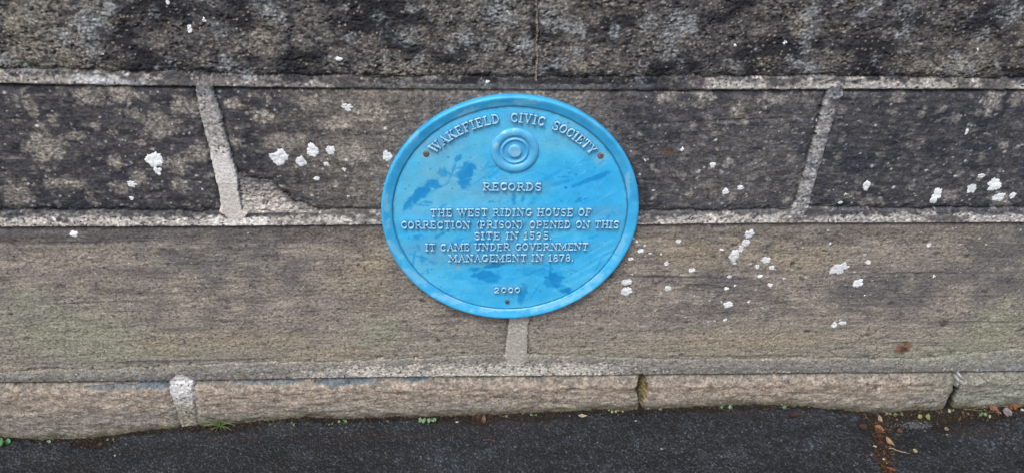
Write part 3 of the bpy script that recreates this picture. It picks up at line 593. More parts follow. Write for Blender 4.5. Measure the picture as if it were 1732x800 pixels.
# raised letters, drawn as strokes: ('l', x0,y0,x1,y1,w) and ('a', cx,cy,rx,ry,deg0,deg1,w); w is the stroke width
T, t = .225, .135
def sf(x, y, h=.17): return ('l', x-h, y, x+h, y, t)
lo_, hi_ = .055, .945
GL = {
'A': (.92, [('l',.16,lo_,.46,hi_,t),('l',.76,lo_,.46,hi_,T),('l',.26,.34,.66,.34,.09),sf(.14,lo_,.13),sf(.78,lo_,.14)]),
'C': (.82, [('a',.44,.5,.31,.42,48,312,T*.95),('l',.70,.66,.70,.93,t),('l',.68,.16,.70,.28,t)]),
'D': (.86, [('l',.2,lo_,.2,hi_,T),('a',.34,.5,.38,hi_-.5,-90,90,T*.85),('l',.06,lo_,.36,lo_,t),('l',.06,hi_,.36,hi_,t)]),
'E': (.80, [('l',.2,lo_,.2,hi_,T),('l',.06,lo_,.70,lo_,t),('l',.06,hi_,.68,hi_,t),('l',.2,.5,.5,.5,.1),('l',.69,.06,.69,.28,t),('l',.67,.72,.67,.94,t),('l',.5,.38,.5,.62,.09)]),
'F': (.76, [('l',.2,lo_,.2,hi_,T),sf(.2,lo_,.17),('l',.06,hi_,.68,hi_,t),('l',.2,.5,.5,.5,.1),('l',.67,.72,.67,.94,t),('l',.5,.38,.5,.62,.09)]),
'G': (.88, [('a',.44,.5,.31,.42,48,330,T*.95),('l',.70,.66,.70,.93,t),('l',.72,.1,.72,.42,T*.8),('l',.54,.44,.84,.44,t)]),
'H': (.98, [('l',.22,lo_,.22,hi_,T),('l',.76,lo_,.76,hi_,T),('l',.22,.5,.76,.5,.1),sf(.22,lo_),sf(.22,hi_),sf(.76,lo_),sf(.76,hi_)]),
'I': (.50, [('l',.25,lo_,.25,hi_,T),sf(.25,lo_,.18),sf(.25,hi_,.18)]),
'K': (.96, [('l',.22,lo_,.22,hi_,T),('l',.26,.42,.72,hi_,t),('l',.42,.56,.76,lo_,T),sf(.22,lo_),sf(.22,hi_),sf(.74,hi_,.15),sf(.78,lo_,.14)]),
'L': (.78, [('l',.2,lo_,.2,hi_,T),sf(.2,hi_,.17),('l',.06,lo_,.70,lo_,t),('l',.69,.06,.69,.32,t)]),
'M': (1.16, [('l',.2,lo_,.2,hi_,t*1.1),('l',.94,lo_,.94,hi_,T),('l',.24,hi_,.57,.2,T*.95),('l',.90,hi_,.57,.2,t),sf(.18,lo_,.14),sf(.14,hi_,.11),sf(.94,lo_,.17),sf(1.0,hi_,.12)]),
'N': (1.0, [('l',.2,lo_,.2,hi_,t*1.1),('l',.8,lo_,.8,hi_,t*1.1),('l',.24,hi_,.78,.08,T),sf(.2,lo_,.16),sf(.15,hi_,.12),sf(.8,hi_,.16)]),
'O': (.88, [('a',.44,.5,.32,.42,0,360,T*.95)]),
'P': (.82, [('l',.2,lo_,.2,hi_,T),sf(.22,lo_,.19),('l',.06,hi_,.44,hi_,t),('l',.2,.44,.44,.44,t*.9),('a',.44,.69,.25,.25,-90,90,T*.85)]),
'R': (.94, [('l',.2,lo_,.2,hi_,T),sf(.2,lo_,.16),('l',.06,hi_,.44,hi_,t),('l',.2,.47,.44,.47,t*.9),('a',.44,.71,.24,.235,-90,90,T*.85),('l',.46,.47,.74,lo_,T*.9),sf(.8,lo_,.1)]),
'S': (.76, [('a',.38,.72,.24,.21,35,268,T*.8),('a',.38,.28,.26,.22,-145,88,T*.8),('l',.62,.72,.62,.94,t),('l',.13,.06,.13,.28,t)]),
'T': (.84, [('l',.42,lo_,.42,hi_,T),sf(.42,lo_,.18),('l',.08,hi_,.76,hi_,t),('l',.09,.70,.09,.94,t),('l',.75,.70,.75,.94,t)]),
'U': (.96, [('l',.22,.36,.22,hi_,T),('l',.76,.36,.76,hi_,t*1.1),('a',.49,.36,.27,.30,180,360,T*.8),sf(.22,hi_,.17),sf(.76,hi_,.15)]),
'V': (.92, [('l',.18,hi_,.46,.06,T),('l',.74,hi_,.46,.06,t),sf(.18,hi_,.16),sf(.74,hi_,.14)]),
'W': (1.26, [('l',.16,hi_,.40,.06,T),('l',.63,.85,.40,.06,t),('l',.63,.85,.88,.06,T),('l',1.10,hi_,.88,.06,t),sf(.16,hi_,.15),sf(.62,hi_,.14),sf(1.10,hi_,.13)]),
'Y': (.90, [('l',.16,hi_,.45,.48,T),('l',.74,hi_,.45,.48,t),('l',.45,lo_,.45,.5,T),sf(.45,lo_,.18),sf(.16,hi_,.14),sf(.74,hi_,.14)]),
'(': (.58, [('a',.74,.48,.42,.60,122,238,.19)]),
')': (.58, [('a',-.16,.48,.42,.60,-58,58,.19)]),
'.': (.36, [('l',.15,.09,.16,.09,.2)]),
'0': (.76, [('a',.38,.5,.25,.42,0,360,T*.85)]),
'1': (.56, [('l',.30,lo_,.30,hi_,T),sf(.30,lo_,.19),('l',.12,.80,.28,.92,t)]),
'2': (.74, [('a',.36,.70,.23,.23,-20,170,T*.8),('l',.55,.60,.16,.12,t*1.2),('l',.12,.08,.62,.08,T*.75),('l',.62,.08,.62,.26,t)]),
'5': (.74, [('l',.18,hi_,.60,hi_,T*.7),('l',.18,hi_,.16,.52,t),('a',.36,.32,.25,.26,-150,125,T*.8)]),
'7': (.72, [('l',.10,.92,.64,.92,T*.75),('l',.62,.9,.32,.06,T*.9),('l',.10,.74,.10,.94,t)]),
'8': (.76, [('a',.38,.72,.20,.21,0,360,T*.75),('a',.38,.27,.25,.22,0,360,T*.8)]),
'9': (.76, [('a',.38,.68,.23,.255,0,360,T*.7),('a',.26,.56,.345,.48,-72,14,T*.7),('l',.20,.13,.36,.09,T*.75)]),
}
def glyph_sd(ch, U, Vv):
    d = np.full(U.shape, 9, F)
    for s in GL[ch][1]:
        if s[0] == 'l': pts = [(s[1], s[2]), (s[3], s[4])]; w = s[5]
        else:
            n = max(6, int(abs(s[6]-s[5])/14)); aa = np.radians(np.linspace(s[5], s[6], n)); pts = list(zip(s[1]+s[3]*np.cos(aa), s[2]+s[4]*np.sin(aa))); w = s[7]
        for (ax, az), (bx, bz) in zip(pts[:-1], pts[1:]):
            ex, ez = bx-ax, bz-az; tt = np.clip(((U-ax)*ex+(Vv-az)*ez)/(ex*ex+ez*ez+1e-9), 0, 1)
            d = np.minimum(d, np.hypot(U-ax-tt*ex, Vv-az-tt*ez)-w/2)
    return d
def text_mesh(name, glyphs, gs=.00042, high=.0056):
    """glyphs: (char, centre x, centre z, cap height, x stretch, angle) -> one raised inscription"""
    vs, cs, qs, off = [], [], [], 0
    for ch, cx, cz, cap, sx, ang in glyphs:
        wdt = GL[ch][0]*sx; hw = wdt/2+.002; hh = cap*.5+.0045
        a, b = np.meshgrid(np.arange(-hw, hw+gs, gs), np.arange(-hh, hh+gs, gs))
        U = (a+wdt/2)/sx; Vv = (b+cap/2)/cap
        d = glyph_sd(ch, U, Vv)*(cap*.5+sx*.5) + .00022*fbm(a+cx, b+cz, .004, .004, 2, 3)
        e = sm(.00065, -.00085, d)
        h = FACE-.0012 + (high+.0012)*e + .0004*sm(0, -.0015, d)
        X = cx+a*math.cos(ang)-b*math.sin(ang); Z = cz+a*math.sin(ang)+b*math.cos(ang)
        C = [np.full(X.shape, v, F) for v in (62, 154, 208)]
        n = fbm(X, Z, .008, .008, 3, 240)
        mix(C, (184, 210, 224), np.clip(sm(.0001, -.0006, d)*(.8+.6*n), 0, 1)*.85)
        mix(C, (16, 54, 88), sm(-.0002, .0002, d)*.8)                      # shadow line painted in round the foot of each letter
        I = np.arange(X.size).reshape(X.shape); q = np.stack([I[:-1,:-1], I[:-1,1:], I[1:,1:], I[1:,:-1]], -1).reshape(-1, 4)
        q = q[d.ravel()[q].min(1) < .0008]; u, inv = np.unique(q, return_inverse=True)
        vs.append(np.stack([X, -h, Z], -1).reshape(-1, 3)[u]); cs.append(lin(np.stack(C, -1)).reshape(-1, 3)[u]); qs.append(inv.reshape(-1, 4)+off); off += len(u)
    return mesh_obj(name, np.concatenate(vs), np.concatenate(qs), M_PAINT, PL, np.concatenate(cs))
SP, GAP = .52, .05
def line(text, x0, x1, z, cap):
    tot = sum((SP if c_ == ' ' else GL[c_][0]+GAP) for c_ in text)-GAP; sx = (x1-x0)/tot; x = x0; out = []
    for c_ in text:
        if c_ == ' ': x += SP*sx; continue
        w = GL[c_][0]*sx; out.append((c_, x+w/2+rng.normal(0, .0003), z+rng.normal(0, .0003), cap, sx, rng.normal(0, .012))); x += w+GAP*sx
    return out
def arc(text, a0, a1, rad, cap):
    adv = [GL[c_][0]+.06 for c_ in text]; cum = np.cumsum([0]+[(adv[i]+adv[i+1])/2 for i in range(len(adv)-1)]); out = []
    sx = (math.radians(a1-a0)*rad)/cum[-1]
    for c_, s in zip(text, cum):
        an = math.radians(a0)+s*sx/rad; out.append((c_, rad*math.sin(an), rad*math.cos(an), cap, sx, -an))
    return out
text_mesh('society_inscription', arc('WAKEFIELD', -43.8, -9.2, .2045, .0180)+arc('CIVIC', .3, 14.3, .2045, .0180)+arc('SOCIETY', 22.3, 45.8, .2045, .0180))
text_mesh('heading_inscription', line('RECORDS', -.055, .056, .0645, .0165))
text_mesh('main_inscription', line('THE WEST RIDING HOUSE OF', -.155, .156, .0090, .0168) + line('CORRECTION (PRISON) OPENED ON THIS', -.213, .213, -.0185, .0168)
          + line('SITE IN 1595.', -.072, .083, -.0435, .0168) + line('IT CAME UNDER GOVERNMENT', -.168, .156, -.0690, .0168) + line('MANAGEMENT IN 1878.', -.122, .129, -.0950, .0168))
text_mesh('year_inscription', line('2000', -.031, .024, -.1735, .0135))
# screws
for (px, py, r, col) in [(720.5,261,.0058,(92,86,84)),(1016,264,.0058,(98,90,86)),(858,510.7,.0048,(70,78,88))]:
    x, z = PW(px, py, -.0115)
    pr_ = [(r*1.02, FACE-.003), (r, FACE+.0006), (r*.93, FACE+.0016), (r*.72, FACE+.0026), (r*.42, FACE+.0031), (r*.24, FACE+.0030), (r*.20, FACE+.0018), (r*.02, FACE+.0017)]
    lathe('screw', pr_, x, z, 40, M_SCREW, lambda X, Z, Hh, col=col: lin(np.stack([np.full(X.shape, v, F)*(1+.35*fbm(X+x, Z+z, .003, .003, 2, 5)) for v in col], -1)), PL)

# ------------------------------------------------------------------ the pavement
def soil_mask(X, Y):
    """how much of the surface is soil and litter: a ragged strip at the wall and the open seam on the right"""
    t_ = -Y; n = fbm(X, Y, .03, .03, 3, 301); n2 = fbm(X, Y, .2, .2, 2, 305)
    s = 1-sm(.013, .030, t_ + .010*n - .006*n2 - .004)
    xr, yr, _ = PG(1487, 712); xb, yb, _ = PG(1499, 800)
    xc = np.interp(Y, [yb-.1, yb, yr, yr+.08], [xb+.01, xb, xr, xr-.02]); w = np.interp(Y, [yb-.2, yb, yr, 0], [.010, .011, .028, .055])
    s = np.maximum(s, 1-sm(.6, 1.25, np.abs(X-xc+.004*n)/w + .35*n))
    for (a, b, rx, ry, k) in [(1560,712,90,16,1.),(1660,702,60,9,1.),(812,707,26,10,.9),(162,748,38,12,.9),(150,735,60,9,.8),(900,704,70,7,.6),(1050,696,40,6,.5),(640,706,60,6,.6),(400,722,60,9,.6)]:
        x0, y0, _ = PG(a, b); kx = rx*.00135; ky = ry*.0019
        s = np.maximum(s, k*(1-sm(.5, 1.3, np.hypot((X-x0)/kx, (Y-y0)/ky)+.5*n)))
    return np.clip(s, 0, 1)
gstep = .0013
gx = np.arange(-1.34, 1.34, gstep); gy = np.concatenate([np.arange(-1.2, -.40, .0032), np.arange(-.40, .030, gstep)])
X, Y = np.meshgrid(gx, gy); Xf = X.astype(F); Yf = Y.astype(F)
so_ = soil_mask(X, Y).astype(F)
wa = fbm(Xf, Yf, .009, .009, 2, 311); wb = fbm(Xf, Yf, .009, .009, 2, 312)
d1, r1, d2 = cells(.8*Xf+.6*Yf+.0022*wa, .8*Yf-.6*Xf+.0022*wb, .0056, .0056, 31, two=True)
da, ra = cells(.96*Xf-.28*Yf+.001*wb, .96*Yf+.28*Xf, .0034, .0034, 35)
edge = sm(.02, .30, d2-d1)
agg = edge*(.0006+.0022*r1)*(1-.6*d1*d1) + .0006*(1-da)*ra
base = ground_z(X, np.maximum(-Y, 0)) + .0016*fbm(X, Y, .08, .06, 3, 314)
gh = base + (1-so_)*agg + so_*(-.004 + .0032*fbm(Xf, Yf, .010, .010, 3, 317) + .0016*(1-da)*ra)
C = [np.full(X.shape, v, F) for v in (17, 19, 22)]
tone = np.clip(.25+.9*r1**1.6+.25*fbm(Xf, Yf, .05, .04, 2, 320), 0, 1.3)
mix(C, (51, 58, 66), edge*tone)
mix(C, (56, 56, 58), edge*(ra > .86)*.5); mix(C, (80, 86, 94), edge*((r1 > .972) & (d1 < .45))*.7); mix(C, (150, 150, 146), ((ra > .997) & (da < .4))*.6)
lg = fbm(Xf, Yf, .22, .10, 3, 323)
for k, v in enumerate((.90, .92, .94)): C[k] = C[k]*v*(.98+.36*lg)
mix(C, (20, 17, 16), so_*.94); mix(C, (44, 33, 27), so_*sm(.1, .6, fbm(Xf, Yf, .006, .006, 2, 326))*.6); mix(C, (24, 30, 20), so_*sm(.15, .6, fbm(Xf, Yf, .025, .012, 2, 329))*.5)
x0, y0, _ = PG(1546, 718)
gm = 1-sm(.5, 1.2, np.hypot((X-x0)/.035, (Y-y0)/.012)+.5*fbm(Xf, Yf, .01, .01, 2, 5)); mix(C, (62, 66, 74), gm*np.clip(.2+ra, 0, 1)*.8)
for (a, b, rx, ry) in [(860,715,110,9),(760,712,60,8),(1220,697,60,5),(640,740,160,6),(400,744,60,3),(1350,704,30,4),(1650,730,60,10)]:
    x0, y0, _ = PG(a, b); m_ = 1-sm(.4, 1.3, np.hypot((X-x0)/(rx*.00135), (Y-y0)/(ry*.0019))+.6*fbm(Xf, Yf, .02, .02, 2, 8)); mix(C, (46, 32, 30), m_*.35)
ncol = lin(np.stack(C, -1)).reshape(-1, 3)
V = np.stack([X, Y, gh+ZO], -1).reshape(-1, 3)
ny, nx = X.shape; I = np.arange(nx*ny).reshape(ny, nx); q = np.stack([I[:-1,:-1], I[:-1,1:], I[1:,1:], I[1:,:-1]], -1).reshape(-1, 4)
# the same sheet runs on, plain, to the horizon
xl_ = np.concatenate([[-80, -20, -6, -3, -2], gx[[0]], np.linspace(gx[0], gx[-1], 60)[1:-1], gx[[-1]], [2, 3, 6, 20, 80]]); yl_ = [-80, -20, -6, -3, -2, -1.5, gy[0]]
ex, ey, eq = [], [], []
xx, yy = np.meshgrid(xl_, yl_); zz = np.interp(np.clip(xx, -1.34, 1.34), _gxs, _gzs)-.002-.012*np.minimum(-yy, 1.2); o0 = len(V)
zz[-1] -= .002
V2 = np.stack([xx, yy, zz+ZO], -1).reshape(-1, 3); I2 = o0+np.arange(xx.size).reshape(xx.shape); q2 = np.stack([I2[:-1,:-1], I2[:-1,1:], I2[1:,1:], I2[1:,:-1]], -1).reshape(-1, 4)
side = []
o1 = o0+len(V2)
for (xa, xb_) in ((-80, gx[0]), (gx[-1], 80)):
    xz = np.linspace(0, 1, 2); 
    for (ya, yb_) in ((gy[0], .03), (.03, 80)):
        zc = [float(np.interp(np.clip(v, -1.34, 1.34), _gxs, _gzs))-.004 for v in (xa, xb_)]
        side += [(xa, ya, zc[0]+ZO), (xb_, ya, zc[1]+ZO), (xb_, yb_, zc[1]+ZO), (xa, yb_, zc[0]+ZO)]
zc = -.53+ZO; side += [(gx[0], .03, zc), (gx[-1], .03, zc), (gx[-1], 80, zc), (gx[0], 80, zc)]
q3 = o1+np.arange(len(side)).reshape(-1, 4)
allc = np.concatenate([ncol, np.tile(lin((30, 34, 39)), (len(V2)+len(side), 1))])
tag(mesh_obj('pavement', np.concatenate([V, V2, np.array(side)]), np.concatenate([q, q2, q3]), M_ASPHALT, None, allc), kind='structure')
def gsurf(x, y):
    i = np.clip(np.searchsorted(gy, np.asarray(y)), 0, ny-1); j = np.clip(np.rint((np.asarray(x)-gx[0])/gstep).astype(int), 0, nx-1)
    return gh[i, j]+ZO
def GP(px, py):
    x, y, _ = PG(px, py); return x, y, float(gsurf(x, y))

# ------------------------------------------------------------------ soil crumbs, grit and shredded leaf along the wall (nobody could count them)
def ico():
    p = (1+5**.5)/2; v = np.array([(-1,p,0),(1,p,0),(-1,-p,0),(1,-p,0),(0,-1,p),(0,1,p),(0,-1,-p),(0,1,-p),(p,0,-1),(p,0,1),(-p,0,-1),(-p,0,1)])/math.hypot(1, p)
    f = [(0,11,5),(0,5,1),(0,1,7),(0,7,10),(0,10,11),(1,5,9),(5,11,4),(11,10,2),(10,7,6),(7,1,8),(3,9,4),(3,4,2),(3,2,6),(3,6,8),(3,8,9),(4,9,5),(2,4,11),(6,2,10),(8,6,7),(9,8,1)]
    return v, np.array(f)
IV, IF = ico()
def scatter(name, pts, sizes, cols, label, cat, flat=1.0):
    n = len(pts); v = IV[None]*(1+rng.uniform(-.3, .3, (n, 12, 1)))*np.asarray(sizes)[:, None, None]*np.array([1, 1, flat])[None, None]*rng.uniform(.6, 1.4, (n, 1, 3))
    a = rng.uniform(0, 6.28, n); b = rng.normal(0, .5, n); ca, sa, cb, sb = np.cos(a), np.sin(a), np.cos(b), np.sin(b)
    x, y, z = v[..., 0], v[..., 1], v[..., 2]; x, z = x*cb[:, None]+z*sb[:, None], -x*sb[:, None]+z*cb[:, None]; x, y = x*ca[:, None]-y*sa[:, None], x*sa[:, None]+y*ca[:, None]
    v = np.stack([x, y, z], -1)+np.asarray(pts)[:, None]
    f = (IF[None]+12*np.arange(n)[:, None, None]).reshape(-1, 3)
    return tag(mesh_obj(name, v.reshape(-1, 3), np.zeros((0, 4), int), M_LITTER, None, np.repeat(cols, 12, 0), f, smooth=False), label, cat, kind='stuff')
N = 42000
cx_ = rng.uniform(-1.3, 1.3, N); cy_ = -.012-np.abs(rng.normal(0, .022, N)); k_ = rng.random(N) < .22
xa, ya, _ = PG(1487, 705); xb, yb, _ = PG(1500, 800); tt = rng.random(N); cx_ = np.where(k_, xa+(xb-xa)*tt+rng.normal(0, .012, N)*(1.6-tt), cx_); cy_ = np.where(k_, ya+(yb-.05-ya)*tt, cy_)
k2_ = rng.random(N) < .12; xa, ya, _ = PG(1575, 708); cx_ = np.where(k2_, xa+rng.normal(0, .07, N), cx_); cy_ = np.where(k2_, ya+rng.normal(0, .014, N), cy_)
sel = (rng.random(N) < soil_mask(cx_, cy_)*.9+.03) & (cy_ < -.010); cx_, cy_ = cx_[sel], cy_[sel]; n = len(cx_)
sz = .0006+.0019*rng.random(n)**3
pal = lin(np.array([(38,32,28),(52,42,35),(30,28,27),(72,56,44),(60,60,62),(96,84,70),(86,52,36),(150,140,124),(54,58,40)])); pi = rng.choice(9, n, p=[.27,.2,.2,.1,.1,.045,.05,.015,.02])
scatter('soil_debris', np.stack([cx_, cy_, gsurf(cx_, cy_)+sz*.35], 1), sz, GROUND_TONE*pal[pi]*rng.uniform(.7, 1.3, (n, 1)), 'dark soil crumbs and grit strewn along the foot of the wall', 'debris', .75)
# loose grey chippings
N = 420; x0, y0, _ = PG(1546, 717); a = x0+rng.normal(0, .020, N); b = y0+rng.normal(0, .006, N); sz = .001+.0018*rng.random(N)**2
scatter('gravel_chippings', np.stack([a, b, gsurf(a, b)+sz*.4], 1), sz, GROUND_TONE*lin((112,116,124))[None]*rng.uniform(.4, 1.3, (N, 1)), 'loose blue grey stone chippings heaped in the corner beside the open seam', 'gravel')
# shredded straw and leaf fibre: thin blades
def tube(path, rad, sides=5):
    P = np.array(path, float); n = len(P); T_ = np.gradient(P, axis=0); T_ /= np.linalg.norm(T_, axis=1)[:, None]+1e-12
    up = np.array([0, 0, 1.0]); A = np.cross(T_, up); bad = np.linalg.norm(A, axis=1) < .1; A[bad] = np.cross(T_[bad], [1, 0, 0]); A /= np.linalg.norm(A, axis=1)[:, None]; B = np.cross(A, T_)
    th = np.linspace(0, 2*np.pi, sides, endpoint=False); r = np.broadcast_to(np.asarray(rad, float), (n,))
    v = P[:, None]+r[:, None, None]*(np.cos(th)[None, :, None]*A[:, None]+np.sin(th)[None, :, None]*B[:, None])
    I = np.arange(n*sides).reshape(n, sides); J = np.roll(I, -1, 1); q = np.stack([I[:-1], J[:-1], J[1:], I[1:]], -1).reshape(-1, 4)
    return v.reshape(-1, 3), q
vs, qs, cs, off = [], [], [], 0
for i in range(800):
    u_ = rng.random()
    if u_ < .42: tt = rng.random(); xa, ya, _ = PG(1487, 710); xb, yb, _ = PG(1500, 800); x = xa+(xb-xa)*tt+rng.normal(0, .013); y = ya+(yb-ya)*tt
    elif u_ < .74: xa, ya, _ = PG(rng.uniform(1440, 1732), 700); x, y = xa, -.014-abs(rng.normal(0, .016))
    else: x, y = rng.uniform(-1.2, 1.2), -.016-abs(rng.normal(0, .010))
    l = rng.uniform(.004, .016); an = rng.uniform(0, 6.28); cv = rng.normal(0, .5)
    ss = np.linspace(-.5, .5, 5); px_ = x+l*ss*np.cos(an+cv*ss); py_ = y+l*ss*np.sin(an+cv*ss)
    py_ = np.minimum(py_, -.018); pz_ = gsurf(px_, py_)+.0006+rng.uniform(0, .003)*(ss+.5)
    v, q = tube(np.stack([px_, py_, pz_], 1), rng.uniform(.0002, .0005)); vs.append(v); qs.append(q+off); off += len(v)
    c_ = [(120,88,58),(168,140,100),(92,56,38),(70,50,38),(190,172,130),(96,104,60)][rng.choice(6, p=[.25,.15,.25,.2,.07,.08])]
    cs.append(GROUND_TONE*np.tile(lin(c_), (len(v), 1)))
tag(mesh_obj('straw_litter', np.concatenate(vs), np.concatenate(qs), M_LITTER, None, np.concatenate(cs)), 'dry straw and leaf fibres caught in the soil at the foot of the wall', 'litter', kind='stuff')

vs, qs, cs = [], [], []
for i in range(190):
    u_ = rng.random()
    if u_ < .62: tt = rng.random()**.8; xa, ya, _ = PG(1478, 706); xb, yb, _ = PG(1500, 800); x = xa+(xb-xa)*tt+rng.normal(0, .012)*(1.3-.6*tt); y = ya+(yb-ya)*tt
    elif u_ < .88: xa, ya, _ = PG(rng.uniform(1500, 1732), rng.uniform(695, 712)); x, y = xa, ya
    else: xa, ya, _ = PG(rng.choice([165, 812, 830])+rng.normal(0, 14), 708); x, y = xa, -.02-abs(rng.normal(0, .006))
    y = min(y, -.019); l = rng.uniform(.003, .009); w = l*rng.uniform(.25, .6); an = rng.uniform(0, 6.28); m = 5
    z = float(gsurf(x, y))+rng.uniform(.0006, .003); a = np.array([-1, -.4, .2, 1., .3, -.5])*l/2; b = np.array([0, .8, 1, .1, -.9, -.7])*w/2*rng.uniform(.7, 1.2, 6)
    tz = rng.normal(0, .45)*a+rng.normal(0, .45)*b
    top_ = np.stack([x+a*math.cos(an)-b*math.sin(an), y+a*math.sin(an)+b*math.cos(an), z+tz+.0004*np.array([0, 1, 1, 0, 1, 1])], 1)
    vs.append(np.concatenate([top_, top_-np.array([0, 0, .0003])])); o_ = 12*i
    qs += [(o_, o_+5, o_+4, o_+1), (o_+1, o_+4, o_+3, o_+2)]+[(o_+7, o_+10, o_+11, o_+6), (o_+8, o_+9, o_+10, o_+7)]+[(o_+k, o_+(k+1) % 6, o_+6+(k+1) % 6, o_+6+k) for k in range(6)]
    c_ = [(108,64,46),(82,46,36),(150,112,84),(62,42,34),(186,160,126),(140,90,60)][rng.choice(6, p=[.24,.24,.16,.2,.06,.1])]
    cs.append(GROUND_TONE*np.tile(lin(c_), (12, 1)))
tag(mesh_obj('leaf_shreds', np.concatenate(vs), np.array(qs), M_LITTER, None, np.concatenate(cs), smooth=False), 'red brown shreds of rotted leaf packed in the asphalt seam and corner', 'litter', kind='stuff')

# ------------------------------------------------------------------ fallen leaves, twigs and seedlings, each a thing
def leaf_verts(L, Wd, an, curl, fold, tip=.9, n=13, m=7, sharp=1.0):
    s = np.linspace(0, 1, n); w = np.sin(np.pi*s**tip)**sharp*.5*Wd+.00015; c = np.linspace(-1, 1, m)
    U = (s[:, None]-.5)*L+0*c[None]; Vv = w[:, None]*c[None]; Z = fold*np.abs(Vv)+curl*L*((s[:, None]-.5)**2*4-.3)+.0003*np.sin(9*s[:, None]+4*c[None])
    X = U*math.cos(an)-Vv*math.sin(an); Y = U*math.sin(an)+Vv*math.cos(an)
    return np.stack([X, Y, Z], -1), s[:, None]+0*c[None], c[None]+0*s[:, None]
def leaf_tri(Vg, base):
    n, m = Vg.shape[:2]; top = Vg.reshape(-1, 3); bot = top-np.array([0, 0, .0003]); I = np.arange(n*m).reshape(n, m)+base
    q = np.stack([I[:-1,:-1], I[1:,:-1], I[1:,1:], I[:-1,1:]], -1).reshape(-1, 4); q2 = q[:, ::-1]+n*m
    b_ = np.concatenate([I[0, :], I[1:, -1], I[-1, -2::-1], I[-2:0:-1, 0]]); bn = np.roll(b_, -1)
    return np.concatenate([top, bot]), np.concatenate([q, q2, np.stack([b_, b_+n*m, bn+n*m, bn], -1)])
def fallen_leaf(px, py, Lpx, Wpx, an, col, label, curl=.12, fold=.25, tilt=0, lift=.0015, tip=.9, col2=None, group='fallen leaves by the foot of the wall'):
    x, y, z = GP(px, py); y = min(y, -.020); k = .00118
    Vg, s, c = leaf_verts(Lpx*k, Wpx*k*1.25, an, curl, fold, tip)
    if tilt:
        ct, st_ = math.cos(tilt), math.sin(tilt); yy_, zz_ = Vg[..., 1].copy(), Vg[..., 2].copy(); Vg[..., 1] = yy_*ct-zz_*st_; Vg[..., 2] = yy_*st_+zz_*ct
    ground = gsurf(x+Vg[..., 0], np.minimum(y+Vg[..., 1], -.01))-z
    Vg[..., 2] += max(0, float((ground-Vg[..., 2]).max())*.75)+lift*.3
    v, q = leaf_tri(Vg, 0)
    col = np.array(col)*.72+np.mean(col)*.28; base_ = GROUND_TONE*lin(col)[None]*np.ones((len(v), 1)); n1 = fbm(v[:, 0]+px, v[:, 1]+py, .006, .006, 2, 3); base_ = base_*(1+.35*n1)[:, None]
    cc = np.concatenate([c.ravel(), c.ravel()]); base_[np.abs(cc) < .1] *= .8
    if col2 is not None: ss = np.concatenate([s.ravel(), s.ravel()]); w_ = np.clip(ss*1.4-.4+.4*n1, 0, 1)[:, None]; base_ = base_*(1-w_)+GROUND_TONE*lin(col2)[None]*w_
    o = mesh_obj('fallen_leaf', v, q, M_LITTER, None, base_); o.location = (x, y, z)
    return tag(o, label, 'leaf', group)
fallen_leaf(1488,724.5,22,12,-.75,(176,104,66),'orange brown leaf lying in the open seam of the asphalt',.1,.3,.3)
fallen_leaf(1488,709,17,7,1.5,(186,168,130),'pale straw coloured narrow leaf upright at the top of the asphalt seam',.05,.3,.5)
fallen_leaf(1504,748,22,8,-1.0,(196,160,116),'curled tan leaf lying halfway down the seam in the asphalt',.25,.4,.4)
fallen_leaf(1459,723,18,11,.5,(92,56,44),'dark brown leaf with ragged edge left of the asphalt seam',.15,.2,.1)
fallen_leaf(1489,739,17,13,.3,(104,36,24),'dark red leaf in the middle of the asphalt seam',.15,.25,.2)
fallen_leaf(1507,795,20,5,-.35,(150,72,52),'reddish narrow leaf at the bottom end of the asphalt seam',.1,.3,.2)
fallen_leaf(1681,692,24,12,-.75,(172,104,68),'broad orange leaf leaning against the kerb at the right',.1,.15,.55)
fallen_leaf(1704,697,21,15,-.3,(158,150,150),'wide silver grey leaf between the orange leaves',.12,.2,.5)
fallen_leaf(1713,687,22,9,.25,(166,84,44),'rust orange leaf tucked behind the silver grey leaf',.1,.2,.6)
fallen_leaf(1601,724.5,10,7,.7,(168,150,124),'small beige leaf beside the grey chippings',.1,.3,.2)
fallen_leaf(985,704.5,17,5.5,-.02,(222,196,150),'small pale cream leaf alone on the asphalt below the plaque',.1,.25,.2)
fallen_leaf(818,708,16,7,1.45,(158,108,80),'thin curled brown leaf standing beside a crumpled one',.2,.4,.5)
fallen_leaf(808,707,15,14,.2,(84,56,46),'crumpled dark brown leaf against the kerb below the plaque',.35,.6,.5)
fallen_leaf(1547,763,9,7,1.0,(190,180,120),'tiny yellowish leaf at the end of the pale twig',.1,.3,.3)
fallen_leaf(1344,704,24,6,.12,(88,42,38),'dark maroon sliver of leaf on the asphalt left of the seam',.05,.2,.0)
fallen_leaf(1630,690,9,4,.6,(120,72,48),'little brown leaf under the cracked kerb stone',.2,.3,.4)
fallen_leaf(168,752,13,9,.4,(74,48,40),'dark brown leaf scrap in the soil at the left',.2,.3,.2)
fallen_leaf(1521,730,12,8,-.2,(128,70,48),'small red brown leaf scrap beside the seam',.2,.4,.3)
